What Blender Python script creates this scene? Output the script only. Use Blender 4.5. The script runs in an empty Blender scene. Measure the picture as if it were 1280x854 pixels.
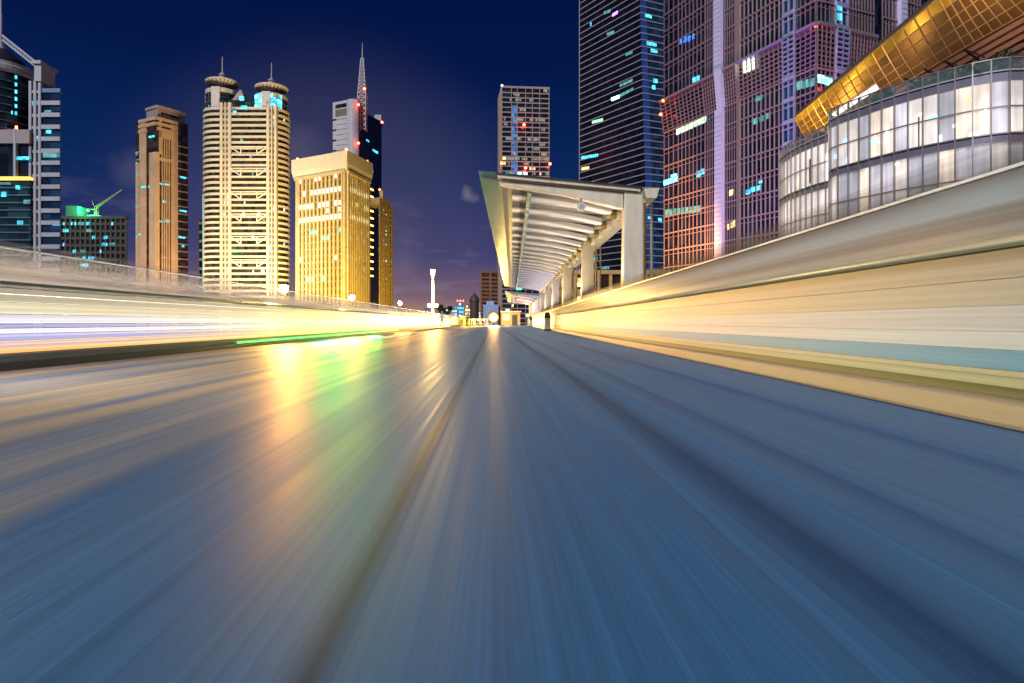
import bpy, math, random
from mathutils import Vector
random.seed(7)
R = math.radians
scn = bpy.context.scene
col = scn.collection

# ------------------------------------------------------------------ camera
F, VX, VY, CH = 800.0, 617.0, 403.0, 0.6        # focal px, vanishing point, camera height
cd = bpy.data.cameras.new('camera'); cam = bpy.data.objects.new('camera', cd); col.objects.link(cam)
cam.location = (0, 0, CH); cam.rotation_euler = (R(90), 0, 0)
cd.sensor_width = 36; cd.lens = F/1280*36
cd.shift_x = (640-VX)/1280; cd.shift_y = -(427-VY)/1280
cd.clip_start = 0.05; cd.clip_end = 12000
scn.camera = cam

# ------------------------------------------------------------------ exposure
vs = scn.view_settings
vs.view_transform = 'Standard'; vs.look = 'None'; vs.exposure = 1.3; vs.gamma = 1; vs.use_curve_mapping = False
cy = scn.cycles
cy.use_denoising = True; cy.max_bounces = 6; cy.transparent_max_bounces = 16
cy.diffuse_bounces = 2; cy.glossy_bounces = 4; cy.sample_clamp_indirect = 6; cy.sample_clamp_direct = 0
cy.caustics_reflective = False; cy.caustics_refractive = False

# ------------------------------------------------------------------ night sky
w = bpy.data.worlds.new('World'); scn.world = w; w.use_nodes = True
nt = w.node_tree; nt.nodes.clear()
def N(nt, t, **k):
    n = nt.nodes.new(t)
    for a, b in k.items():
        if a.startswith('i_'): n.inputs[int(a[2:])].default_value = b
        else: setattr(n, a, b)
    return n
def Lk(nt, a, b): nt.links.new(a, b)
def ramp(nt, stops, interp='LINEAR'):
    n = nt.nodes.new('ShaderNodeValToRGB'); r = n.color_ramp; r.interpolation = interp
    while len(r.elements) < len(stops): r.elements.new(0.5)
    for e, (p, c) in zip(r.elements, stops):
        e.position = p; e.color = c if len(c) == 4 else (*c, 1)
    return n
out = N(nt, 'ShaderNodeOutputWorld'); bg = N(nt, 'ShaderNodeBackground'); bg.inputs[1].default_value = 0.05
sky = N(nt, 'ShaderNodeTexSky'); sky.sky_type = 'NISHITA'; sky.sun_disc = False
sky.sun_elevation = R(-6.0); sky.sun_rotation = R(180-160); sky.altitude = 50; sky.air_density = 1.0; sky.dust_density = 0.6; sky.ozone_density = 6.0
tc = N(nt, 'ShaderNodeTexCoord'); sp = N(nt, 'ShaderNodeSeparateXYZ'); Lk(nt, tc.outputs['Generated'], sp.inputs[0])
# the light dome of the city over the horizon, added to the dusk sky
dome = ramp(nt, [(0.0, (0.44, 0.25, 0.16)), (0.04, (0.15, 0.09, 0.14)), (0.10, (0.030, 0.036, 0.14)), (0.20, (0.004, 0.021, 0.105)), (0.36, (0.0008, 0.009, 0.064)), (0.55, (0.0004, 0.0035, 0.036)), (1.0, (0.0, 0.002, 0.016))])
Lk(nt, sp.outputs[2], dome.inputs[0])
# a few thin clouds low over the city
no = N(nt, 'ShaderNodeTexNoise'); no.inputs['Scale'].default_value = 9.0; no.inputs['Detail'].default_value = 7; no.inputs['Roughness'].default_value = 0.6
mp = N(nt, 'ShaderNodeMapping'); mp.inputs['Scale'].default_value = (1, 1, 3.2); Lk(nt, tc.outputs['Generated'], mp.inputs[0]); Lk(nt, mp.outputs[0], no.inputs['Vector'])
cr = ramp(nt, [(0.52, (0, 0, 0)), (0.70, (1, 1, 1))]); Lk(nt, no.outputs[0], cr.inputs[0])
lo = ramp(nt, [(0.0, (1, 1, 1)), (0.08, (1, 1, 1)), (0.22, (0, 0, 0))]); Lk(nt, sp.outputs[2], lo.inputs[0])
mu = N(nt, 'ShaderNodeMath', operation='MULTIPLY'); Lk(nt, cr.outputs[0], mu.inputs[0]); Lk(nt, lo.outputs[0], mu.inputs[1])
def puff(px, py, rad):
    d = Vector(((px-VX)/F, 1, (VY-py)/F)).normalized()
    v = N(nt, 'ShaderNodeVectorMath', operation='DISTANCE'); v.inputs[1].default_value = d
    Lk(nt, wob.outputs[0], v.inputs[0])
    m = N(nt, 'ShaderNodeMapRange'); m.inputs[1].default_value = rad; m.inputs[2].default_value = rad*0.2; Lk(nt, v.outputs['Value'], m.inputs[0]); return m
no2 = N(nt, 'ShaderNodeTexNoise'); no2.inputs['Scale'].default_value = 40; no2.inputs['Detail'].default_value = 4; Lk(nt, tc.outputs['Generated'], no2.inputs['Vector'])
wob = N(nt, 'ShaderNodeVectorMath', operation='MULTIPLY_ADD'); wob.inputs[1].default_value = (.03, .03, .03); Lk(nt, no2.outputs['Color'], wob.inputs[0])
sub = N(nt, 'ShaderNodeVectorMath', operation='SUBTRACT'); sub.inputs[1].default_value = (.015, .015, .015); Lk(nt, tc.outputs['Generated'], sub.inputs[0]); Lk(nt, sub.outputs[0], wob.inputs[2])
acc = mu.outputs[0]
for q in ((587, 245, .016), (504, 333, .030), (163, 212, .03), (372, 190, .05)):
    m = puff(*q); a = N(nt, 'ShaderNodeMath', operation='MULTIPLY_ADD'); a.inputs[1].default_value = 1.3 if q[0] == 587 else .35
    Lk(nt, m.outputs[0], a.inputs[0]); Lk(nt, acc, a.inputs[2]); acc = a.outputs[0]
cl = N(nt, 'ShaderNodeMix', data_type='RGBA'); cl.inputs[7].default_value = (2.4, 2.0, 2.6, 1)
fa = N(nt, 'ShaderNodeMath', operation='MULTIPLY'); fa.inputs[1].default_value = 0.35; fa.use_clamp = True; Lk(nt, acc, fa.inputs[0]); Lk(nt, fa.outputs[0], cl.inputs[0])
ad = N(nt, 'ShaderNodeMix', data_type='RGBA', blend_type='ADD'); ad.inputs[0].default_value = 1
sc_ = N(nt, 'ShaderNodeMix', data_type='RGBA', blend_type='MULTIPLY'); sc_.inputs[0].default_value = 1; sc_.inputs[7].default_value = (8.3, 8.3, 8.3, 1)
Lk(nt, dome.outputs[0], sc_.inputs[6])
Lk(nt, sky.outputs[0], ad.inputs[6]); Lk(nt, sc_.outputs[2], ad.inputs[7])
gm_ = N(nt, 'ShaderNodeVectorMath', operation='DISTANCE'); gm_.inputs[1].default_value = Vector(((420-VX)/F, 1, (VY-330)/F)).normalized(); Lk(nt, tc.outputs['Generated'], gm_.inputs[0])
gr_ = ramp(nt, [(0, (.075, .050, .032)), (.18, (.030, .021, .016)), (.36, (0, 0, 0))], 'EASE'); Lk(nt, gm_.outputs['Value'], gr_.inputs[0])
gs_ = N(nt, 'ShaderNodeMix', data_type='RGBA', blend_type='MULTIPLY'); gs_.inputs[0].default_value = 1; gs_.inputs[7].default_value = (8.3, 8.3, 8.3, 1); Lk(nt, gr_.outputs[0], gs_.inputs[6])
a2 = N(nt, 'ShaderNodeMix', data_type='RGBA', blend_type='ADD'); a2.inputs[0].default_value = 1; Lk(nt, ad.outputs[2], a2.inputs[6]); Lk(nt, gs_.outputs[2], a2.inputs[7])
Lk(nt, a2.outputs[2], cl.inputs[6]); Lk(nt, cl.outputs[2], bg.inputs[0]); Lk(nt, bg.outputs[0], out.inputs[0])

# unseen moon-like lamp added from behind left to light deck and facades
sd = bpy.data.lights.new('moon_fill', 'SUN'); so = bpy.data.objects.new('moon_fill', sd); col.objects.link(so)
sd.energy = 1.0; sd.angle = R(12); sd.color = (0.80, 0.89, 1.0)
so.rotation_euler = Vector((0.42, 0.72, -0.55)).to_track_quat('-Z', 'Y').to_euler()

# ------------------------------------------------------------------ materials
MC = {}
def pbsdf(m): return m.node_tree.nodes['Principled BSDF']
def newmat(name):
    m = bpy.data.materials.new(name); m.use_nodes = True; return m
def mat(name, c, rough=.6, metal=0., var=.18, scale=.6, stretch=(1, 1, 1), bump=0.0, spec=.5):
    if name in MC: return MC[name]
    m = newmat(name); nt = m.node_tree; b = pbsdf(m)
    tc = N(nt, 'ShaderNodeTexCoord'); mp = N(nt, 'ShaderNodeMapping'); mp.inputs['Scale'].default_value = stretch
    Lk(nt, tc.outputs['Object'], mp.inputs[0])
    no = N(nt, 'ShaderNodeTexNoise'); no.inputs['Scale'].default_value = scale; no.inputs['Detail'].default_value = 6; no.inputs['Roughness'].default_value = .65
    Lk(nt, mp.outputs[0], no.inputs['Vector'])
    r = ramp(nt, [(.25, tuple(x*(1-var) for x in c)), (.75, tuple(min(1, x*(1+var)) for x in c))]); Lk(nt, no.outputs[0], r.inputs[0])
    Lk(nt, r.outputs[0], b.inputs['Base Color'])
    rr = N(nt, 'ShaderNodeMapRange'); rr.inputs[3].default_value = max(.02, rough-.1); rr.inputs[4].default_value = min(1, rough+.12); Lk(nt, no.outputs[0], rr.inputs[0]); Lk(nt, rr.outputs[0], b.inputs['Roughness'])
    b.inputs['Metallic'].default_value = metal; b.inputs['Specular IOR Level'].default_value = spec
    if bump:
        bp = N(nt, 'ShaderNodeBump'); bp.inputs['Strength'].default_value = bump; Lk(nt, no.outputs[0], bp.inputs['Height']); Lk(nt, bp.outputs[0], b.inputs['Normal'])
    MC[name] = m; return m
def glassy(name, c0, c1, cell=(3, 3, 3.2), rough=.12, spec=.6):
    """curtain wall glass: each pane a slightly different dark tint"""
    if name in MC: return MC[name]
    m = newmat(name); nt = m.node_tree; b = pbsdf(m)
    tc = N(nt, 'ShaderNodeTexCoord'); d = N(nt, 'ShaderNodeVectorMath', operation='DIVIDE'); d.inputs[1].default_value = cell
    Lk(nt, tc.outputs['Object'], d.inputs[0]); f = N(nt, 'ShaderNodeVectorMath', operation='FLOOR'); Lk(nt, d.outputs[0], f.inputs[0])
    wn = N(nt, 'ShaderNodeTexWhiteNoise'); Lk(nt, f.outputs[0], wn.inputs[0])
    r = ramp(nt, [(0, c0), (.7, tuple((a+b_)/2 for a, b_ in zip(c0, c1))), (1, c1)]); Lk(nt, wn.outputs[0], r.inputs[0]); Lk(nt, r.outputs[0], b.inputs['Base Color'])
    b.inputs['Roughness'].default_value = rough; b.inputs['Specular IOR Level'].default_value = spec
    MC[name] = m; return m
def emit(name, c, s, cell=None, lo=.35, noise=None, stretch=(1, 1, 1)):
    if name in MC: return MC[name]
    m = newmat(name); nt = m.node_tree; b = pbsdf(m)
    b.inputs['Base Color'].default_value = (*[x*.3 for x in c], 1); b.inputs['Roughness'].default_value = .3
    b.inputs['Emission Color'].default_value = (*c, 1); b.inputs['Emission Strength'].default_value = s
    tc = N(nt, 'ShaderNodeTexCoord')
    if cell:
        d = N(nt, 'ShaderNodeVectorMath', operation='DIVIDE'); d.inputs[1].default_value = cell
        Lk(nt, tc.outputs['Object'], d.inputs[0]); f = N(nt, 'ShaderNodeVectorMath', operation='FLOOR'); Lk(nt, d.outputs[0], f.inputs[0])
        wn = N(nt, 'ShaderNodeTexWhiteNoise'); Lk(nt, f.outputs[0], wn.inputs[0])
        mr = N(nt, 'ShaderNodeMapRange'); mr.inputs[3].default_value = s*lo; mr.inputs[4].default_value = s*1.25; Lk(nt, wn.outputs[0], mr.inputs[0]); Lk(nt, mr.outputs[0], b.inputs['Emission Strength'])
    if noise:
        mp = N(nt, 'ShaderNodeMapping'); mp.inputs['Scale'].default_value = stretch; Lk(nt, tc.outputs['Object'], mp.inputs[0])
        no = N(nt, 'ShaderNodeTexNoise'); no.inputs['Scale'].default_value = noise; no.inputs['Detail'].default_value = 5; Lk(nt, mp.outputs[0], no.inputs['Vector'])
        mr = N(nt, 'ShaderNodeMapRange'); mr.inputs[1].default_value = .3; mr.inputs[2].default_value = .7; mr.inputs[3].default_value = s*lo; mr.inputs[4].default_value = s*1.2; Lk(nt, no.outputs[0], mr.inputs[0]); Lk(nt, mr.outputs[0], b.inputs['Emission Strength'])
    MC[name] = m; return m

# ------------------------------------------------------------------ geometry helpers
def tag(o, label=None, cat=None, group=None, kind=None):
    if label: o['label'] = label
    if cat: o['category'] = cat
    if group: o['group'] = group
    if kind: o['kind'] = kind
    return o
def thing(name, loc, label, cat, group=None):
    o = bpy.data.objects.new(name, None); col.objects.link(o); o.location = loc; o.empty_display_size = .5
    return tag(o, label, cat, group)
class MB:
    def __init__(s): s.v = []; s.f = []
    def quad(s, a, b, c, d):
        n = len(s.v); s.v += [tuple(a), tuple(b), tuple(c), tuple(d)]; s.f.append((n, n+1, n+2, n+3)); return s
    def hexa(s, p):           # p: 4 bottom (ccw), 4 top
        n = len(s.v); s.v += [tuple(q) for q in p]
        for q in ((3, 2, 1, 0), (4, 5, 6, 7), (0, 1, 5, 4), (1, 2, 6, 5), (2, 3, 7, 6), (3, 0, 4, 7)): s.f.append(tuple(n+i for i in q))
        return s
    def box(s, x0, x1, y0, y1, z0, z1):
        return s.hexa([(x0, y0, z0), (x1, y0, z0), (x1, y1, z0), (x0, y1, z0), (x0, y0, z1), (x1, y0, z1), (x1, y1, z1), (x0, y1, z1)])
    def bar(s, p, q, a, b=None, up=(0, 0, 1)):
        p, q = Vector(p), Vector(q); b = b or a; d = (q-p).normalized(); u = Vector(up)
        if abs(d.dot(u)) > .95: u = Vector((0, 1, 0))
        x = d.cross(u).normalized()*a/2; y = x.cross(d).normalized()*b/2
        return s.hexa([p-x-y, p+x-y, p+x+y, p-x+y, q-x-y, q+x-y, q+x+y, q-x+y])
    def tube(s, p, q, r0, r1=None, n=12):
        r1 = r0 if r1 is None else r1
        p, q = Vector(p), Vector(q); d = (q-p).normalized(); u = Vector((0, 0, 1)) if abs(d.z) < .9 else Vector((1, 0, 0))
        x = d.cross(u).normalized(); y = x.cross(d); k = len(s.v)
        for c, r in ((p, r0), (q, r1)):
            for i in range(n): a = 2*math.pi*i/n; s.v.append(tuple(c+x*r*math.cos(a)+y*r*math.sin(a)))
        for i in range(n): j = (i+1) % n; s.f.append((k+i, k+j, k+n+j, k+n+i))
        s.f.append(tuple(k+i for i in range(n))[::-1]); s.f.append(tuple(k+n+i for i in range(n))); return s
    def lathe(s, c, prof, n=32):
        k = len(s.v)
        for r, z in prof:
            for i in range(n): a = 2*math.pi*i/n; s.v.append((c[0]+r*math.cos(a), c[1]+r*math.sin(a), c[2]+z))
        for j in range(len(prof)-1):
            for i in range(n): i2 = (i+1) % n; s.f.append((k+j*n+i, k+j*n+i2, k+(j+1)*n+i2, k+(j+1)*n+i))
        s.f.append(tuple(k+i for i in range(n))[::-1]); m = k+(len(prof)-1)*n; s.f.append(tuple(m+i for i in range(n))); return s
    def prism(s, poly, z0, z1, poly2=None):
        poly2 = poly2 or poly; n = len(poly); k = len(s.v)
        s.v += [(p[0], p[1], z0) for p in poly]+[(p[0], p[1], z1) for p in poly2]
        for i in range(n): j = (i+1) % n; s.f.append((k+i, k+j, k+n+j, k+n+i))
        s.f.append(tuple(k+i for i in range(n))[::-1]); s.f.append(tuple(k+n+i for i in range(n))); return s
    def build(s, name, m, parent=None, smooth=False, bevel=0):
        if not s.v: return None
        off = Vector((0, 0, 0))
        if parent is not None:
            p = parent
            while p is not None: off += Vector(p.location); p = p.parent
        me = bpy.data.meshes.new(name)
        me.from_pydata([(a-off.x, b-off.y, c-off.z) for a, b, c in s.v], [], s.f); me.materials.append(m); me.update()
        if smooth:
            for p in me.polygons: p.use_smooth = True
        o = bpy.data.objects.new(name, me); col.objects.link(o)
        if parent is not None: o.parent = parent
        if bevel:
            bm = o.modifiers.new('bevel', 'BEVEL'); bm.width = bevel; bm.segments = 2; bm.limit_method = 'ANGLE'
        return o
GZ = -7.0
def pt(px, D): return Vector(((px-VX)/F*D, D))
def zz(py, D): return CH+(VY-py)/F*D
class Face:
    """a wall between plan points a and b (left to right seen from outside)"""
    def __init__(s, a, b, z0, z1, a2=None, b2=None):
        s.a, s.b, s.z0, s.z1 = Vector(a), Vector(b), z0, z1; s.a2 = Vector(a2) if a2 else s.a; s.b2 = Vector(b2) if b2 else s.b
        d = (s.b-s.a).normalized(); s.n = Vector((d.y, -d.x)); s.len = (s.b-s.a).length
    def p(s, u, z, o=0):
        t = (z-s.z0)/(s.z1-s.z0); a = s.a.lerp(s.a2, t); b = s.b.lerp(s.b2, t); q = a+(b-a)*u+s.n*o
        return (q.x, q.y, z)
    def slab(s, mb, u0, u1, za, zb, o0, o1):
        return mb.hexa([s.p(u0, za, o1), s.p(u1, za, o1), s.p(u1, za, o0), s.p(u0, za, o0), s.p(u0, zb, o1), s.p(u1, zb, o1), s.p(u1, zb, o0), s.p(u0, zb, o0)])
    def u(s, px):
        k = (px-VX)/F; d = s.b-s.a; return (k*s.a.y-s.a.x)/(d.x-k*d.y)
    def z(s, px, py): y = (s.a+(s.b-s.a)*s.u(px)).y; return zz(py, y)
PN = {}
def part(root, name, mb, m, kind=None, **k):
    """parts of one name: the first hundred each their own, then the rest gathered by flush()"""
    key = (root.name, name); PN.setdefault(key, [0, MB(), m])
    e = PN[key]
    if e[0] < 96:
        e[0] += 1; return mb.build(name, m, root, **k)
    n = len(e[1].v); e[1].v += mb.v; e[1].f += [tuple(i+n for i in f) for f in mb.f]
def flush():
    for (r, name), (c, mb, m) in PN.items():
        if mb.v:
            o = mb.build(name, m, bpy.data.objects[r]); o['kind'] = 'stuff'
def bands(root, face, z0, z1, step, h, o0, o1, m, u0=0, u1=1, name='floor_band'):
    z = z0
    while z+h <= z1+1e-3:
        part(root, name, face.slab(MB(), u0, u1, z, z+h, o0, o1), m); z += step
def piers(root, face, us, wd, z0, z1, o0, o1, m, name='pier'):
    for u in us:
        h = wd/2/face.len; part(root, name, face.slab(MB(), u-h, u+h, z0, z1, o0, o1), m)
def lit(root, face, spec, m, o=.1, name='lit_window'):
    """spec: list of (px0, px1, py0, py1)"""
    for a, b, c, d in spec:
        mid = (a+b)/2
        part(root, name, face.slab(MB(), face.u(a), face.u(b), face.z(mid, d), face.z(mid, c), .02, o), m)
def lit_grid(root, face, nu, nz, z0, z1, prob, mats, u0=0, u1=1, fill=(.8, .55), o=.1, rows=None, runs=True):
    du = (u1-u0)/nu; dz = (z1-z0)/nz; run = 0; mcur = None
    for k in range(nz):
        rp = (rows or {}).get(k, prob); run = 0
        for i in range(nu):
            if run <= 0 and random.random() < rp: run = random.randint(1, 3) if runs else 1; mcur = random.choice(mats)
            if run > 0:
                run -= 1
                ua = u0+du*(i+.5-fill[0]/2); za = z0+dz*(k+.5-fill[1]/2)
                part(root, 'lit_window', face.slab(MB(), ua, ua+du*fill[0], za, za+dz*fill[1], .02, o), mcur)
def lamp(kind, loc, power, color, size=.3, target=None, angle=80, parent=None, name='lamp_light'):
    l = bpy.data.lights.new(name, kind); l.energy = power; l.color = color
    o = bpy.data.objects.new(name, l); col.objects.link(o); o.location = loc
    if kind in ('POINT', 'SPOT'): l.shadow_soft_size = size
    if kind == 'AREA': l.size = size
    if kind == 'SPOT': l.spot_size = R(angle); l.spot_blend = .8
    if target is not None: o.rotation_euler = (Vector(target)-Vector(loc)).to_track_quat('-Z', 'Y').to_euler()
    return o

# window lights and common facade materials
CY = emit('cyan_window_light', (.10, .72, 1.0), .75, (1.1, 1.1, 1.1), .3)
TE = emit('teal_window_light', (.16, .55, .50), .30, (1.3, 1.3, 1.4), .3)
WH = emit('white_window_light', (.75, .95, 1.0), .95, (1.1, 1.1, 1.2), .4)
WA = emit('warm_window_light', (1.0, .72, .28), .8, (1.1, 1.1, 1.2), .3)
BL = emit('blue_window_light', (.05, .22, 1.0), .9, (1.1, 1.1, 1.1), .3)
DM = emit('dim_window_light', (.45, .42, .32), .25, (1.0, 1.0, 1.1), .2)
RED = emit('red_beacon_light', (1.0, .06, .02), 12)
AMB = emit('amber_strip_light', (1.0, .50, .08), 2.0)
dark_glass = glassy('dark_curtain_glass', (.006, .010, .016), (.03, .045, .06))
blue_glass = glassy('blue_curtain_glass', (.008, .02, .05), (.03, .08, .17))
brown_glass = glassy('brown_window_glass', (.016, .013, .012), (.07, .05, .035))

# ------------------------------------------------------------------ ground and deck
g = MB(); g.quad((-6000, -300, GZ), (6000, -300, GZ), (6000, 9000, GZ), (-6000, 9000, GZ))
tag(g.build('ground', mat('city_ground', (.05, .05, .055), .8, scale=.02)), kind='structure')
def deck_mat():
    m = newmat('wet_paving'); nt = m.node_tree; b = pbsdf(m)
    tc = N(nt, 'ShaderNodeTexCoord'); s = N(nt, 'ShaderNodeSeparateXYZ'); Lk(nt, tc.outputs['Object'], s.inputs[0])
    def streak(sx, sy, det):
        mp = N(nt, 'ShaderNodeMapping'); mp.inputs['Scale'].default_value = (sx, sy, 1); Lk(nt, tc.outputs['Object'], mp.inputs[0])
        n = N(nt, 'ShaderNodeTexNoise'); n.inputs['Scale'].default_value = 1; n.inputs['Detail'].default_value = det; n.inputs['Roughness'].default_value = .6; Lk(nt, mp.outputs[0], n.inputs['Vector']); return n
    fine = streak(85, .20, 3); mid = streak(17, .08, 5); broad = streak(1.1, .045, 4)
    # seams of the paving run along the walkway
    mr = N(nt, 'ShaderNodeMapRange'); mr.inputs[1].default_value = -7; mr.inputs[2].default_value = 9; Lk(nt, s.outputs[0], mr.inputs[0])
    st = [(0, (1, 1, 1))]
    for x0, wd, v in ((-5.2, .05, .55), (-3.95, .03, .4), (-2.36, .022, .22), (-1.40, .04, .28), (-.305, .045, .22), (.86, .16, .36), (1.30, .12, .62), (2.1, .14, .62)):
        q = lambda x: (x+7)/16
        st += [(q(x0-wd), (1, 1, 1)), (q(x0), (v*.6, v*.95, min(1, v*1.25))), (q(x0+wd*.7), (1, 1, 1))]
    seam = ramp(nt, st+[(1, (1, 1, 1))]); Lk(nt, mr.outputs[0], seam.inputs[0])
    def mx(a, b_, f=1, mode='MULTIPLY'):
        n = N(nt, 'ShaderNodeMix', data_type='RGBA', blend_type=mode); n.inputs[0].default_value = f; Lk(nt, a, n.inputs[6]); Lk(nt, b_, n.inputs[7]); return n.outputs[2]
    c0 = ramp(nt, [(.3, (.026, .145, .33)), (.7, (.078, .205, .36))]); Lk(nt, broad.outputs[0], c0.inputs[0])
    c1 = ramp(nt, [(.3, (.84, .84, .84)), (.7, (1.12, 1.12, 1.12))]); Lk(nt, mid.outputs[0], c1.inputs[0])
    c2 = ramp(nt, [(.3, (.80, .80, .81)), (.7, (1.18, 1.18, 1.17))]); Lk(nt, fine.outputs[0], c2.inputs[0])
    # cross joints
    fr = N(nt, 'ShaderNodeMath', operation='PINGPONG'); fr.inputs[1].default_value = 3.6; Lk(nt, s.outputs[1], fr.inputs[0])
    cj = ramp(nt, [(0, (.72, .72, .74)), (.02, (1, 1, 1))]); Lk(nt, fr.outputs[0], cj.inputs[0])
    # left strip: paler stone with reflected warm glow in its colour, blue-grey streaks along
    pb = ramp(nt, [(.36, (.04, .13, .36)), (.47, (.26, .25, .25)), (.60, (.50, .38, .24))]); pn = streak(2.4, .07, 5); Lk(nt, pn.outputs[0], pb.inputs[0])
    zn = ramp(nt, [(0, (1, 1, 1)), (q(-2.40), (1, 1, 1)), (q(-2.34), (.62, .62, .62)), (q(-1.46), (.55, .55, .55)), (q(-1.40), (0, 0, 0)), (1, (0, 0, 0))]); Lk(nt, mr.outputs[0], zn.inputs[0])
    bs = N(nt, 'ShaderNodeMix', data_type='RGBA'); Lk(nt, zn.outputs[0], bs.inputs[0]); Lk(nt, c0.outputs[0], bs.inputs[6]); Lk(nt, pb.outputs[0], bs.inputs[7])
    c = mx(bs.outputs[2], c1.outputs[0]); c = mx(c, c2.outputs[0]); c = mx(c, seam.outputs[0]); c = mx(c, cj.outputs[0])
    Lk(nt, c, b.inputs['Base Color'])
    sl = N(nt, 'ShaderNodeMath', operation='MULTIPLY'); sl.inputs[1].default_value = .55; Lk(nt, seam.outputs[0], sl.inputs[0]); Lk(nt, sl.outputs[0], b.inputs['Specular IOR Level'])
    ro = N(nt, 'ShaderNodeMapRange'); ro.inputs[1].default_value = .3; ro.inputs[2].default_value = .7; ro.inputs[3].default_value = .40; ro.inputs[4].default_value = .60; Lk(nt, mid.outputs[0], ro.inputs[0]); Lk(nt, ro.outputs[0], b.inputs['Roughness'])
    bp = N(nt, 'ShaderNodeBump'); bp.inputs['Strength'].default_value = .10; bp.inputs['Distance'].default_value = .004; Lk(nt, fine.outputs[0], bp.inputs['Height']); Lk(nt, bp.outputs[0], b.inputs['Normal'])
    return m
YE = 135.0
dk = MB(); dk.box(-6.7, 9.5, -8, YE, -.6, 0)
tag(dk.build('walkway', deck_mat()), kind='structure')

# ------------------------------------------------------------------ balustrades
K = .0295                                   # the right side of the walkway opens outwards
def RX(x, y): return x+K*y
def strip(mb, side, x, t, y0, y1, z0, z1):
    if side == 'L': return mb.box(x-t, x, y0, y1, z0, z1)
    a, b = RX(x, y0), RX(x, y1)
    return mb.hexa([(a, y0, z0), (a+t, y0, z0), (b+t, y1, z0), (b, y1, z0), (a, y0, z1), (a+t, y0, z1), (b+t, y1, z1), (b, y1, z1)])
def panel_mat(name, c, var=.25, rough=.45):
    return mat(name, c, rough, 0, var, 1.0, (6, .12, 26))
def frosted(name, c, a0, a1, z0, z1, tr_=.55, alt=None):
    m = newmat(name); nt = m.node_tree; b = pbsdf(m)
    b.inputs['Base Color'].default_value = (*c, 1); b.inputs['Roughness'].default_value = .35
    tc = N(nt, 'ShaderNodeTexCoord'); s = N(nt, 'ShaderNodeSeparateXYZ'); Lk(nt, tc.outputs['Object'], s.inputs[0])
    mp = N(nt, 'ShaderNodeMapping'); mp.inputs['Scale'].default_value = (2, .12, 22); Lk(nt, tc.outputs['Object'], mp.inputs[0])
    no = N(nt, 'ShaderNodeTexNoise'); no.inputs['Scale'].default_value = 1; no.inputs['Detail'].default_value = 4; Lk(nt, mp.outputs[0], no.inputs['Vector'])
    mr = N(nt, 'ShaderNodeMapRange'); mr.inputs[1].default_value = z0; mr.inputs[2].default_value = z1; mr.inputs[3].default_value = a0; mr.inputs[4].default_value = a1; Lk(nt, s.outputs[2], mr.inputs[0])
    ma = N(nt, 'ShaderNodeMath', operation='MULTIPLY_ADD'); ma.inputs[1].default_value = .25; Lk(nt, no.outputs[0], ma.inputs[0])
    sb = N(nt, 'ShaderNodeMath', operation='SUBTRACT'); sb.inputs[1].default_value = .125; Lk(nt, mr.outputs[0], sb.inputs[0]); Lk(nt, sb.outputs[0], ma.inputs[2]); ma.use_clamp = True
    nt.nodes.remove(b); o = nt.nodes['Material Output']
    n2 = N(nt, 'ShaderNodeTexNoise'); n2.inputs['Scale'].default_value = 1; n2.inputs['Detail'].default_value = 2
    m2 = N(nt, 'ShaderNodeMapping'); m2.inputs['Scale'].default_value = (1, .03, 7); Lk(nt, tc.outputs['Object'], m2.inputs[0]); Lk(nt, m2.outputs[0], n2.inputs['Vector'])
    cr_ = ramp(nt, [(.35, tuple(x*.62 for x in c)), (.65, alt or tuple(min(1, x*1.35) for x in c))]); Lk(nt, n2.outputs[0], cr_.inputs[0])
    df = N(nt, 'ShaderNodeBsdfDiffuse'); tl_ = N(nt, 'ShaderNodeBsdfTranslucent'); gl_ = N(nt, 'ShaderNodeBsdfGlossy'); gl_.inputs['Roughness'].default_value = .25
    Lk(nt, cr_.outputs[0], df.inputs[0]); Lk(nt, cr_.outputs[0], tl_.inputs[0])
    a1_ = N(nt, 'ShaderNodeMixShader'); a1_.inputs[0].default_value = tr_; Lk(nt, df.outputs[0], a1_.inputs[1]); Lk(nt, tl_.outputs[0], a1_.inputs[2])
    a2_ = N(nt, 'ShaderNodeMixShader'); a2_.inputs[0].default_value = .06; Lk(nt, a1_.outputs[0], a2_.inputs[1]); Lk(nt, gl_.outputs[0], a2_.inputs[2])
    tp_ = N(nt, 'ShaderNodeBsdfTransparent'); a3_ = N(nt, 'ShaderNodeMixShader'); Lk(nt, ma.outputs[0], a3_.inputs[0]); Lk(nt, tp_.outputs[0], a3_.inputs[1]); Lk(nt, a2_.outputs[0], a3_.inputs[2])
    Lk(nt, a3_.outputs[0], o.inputs[0])
    return m
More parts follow.
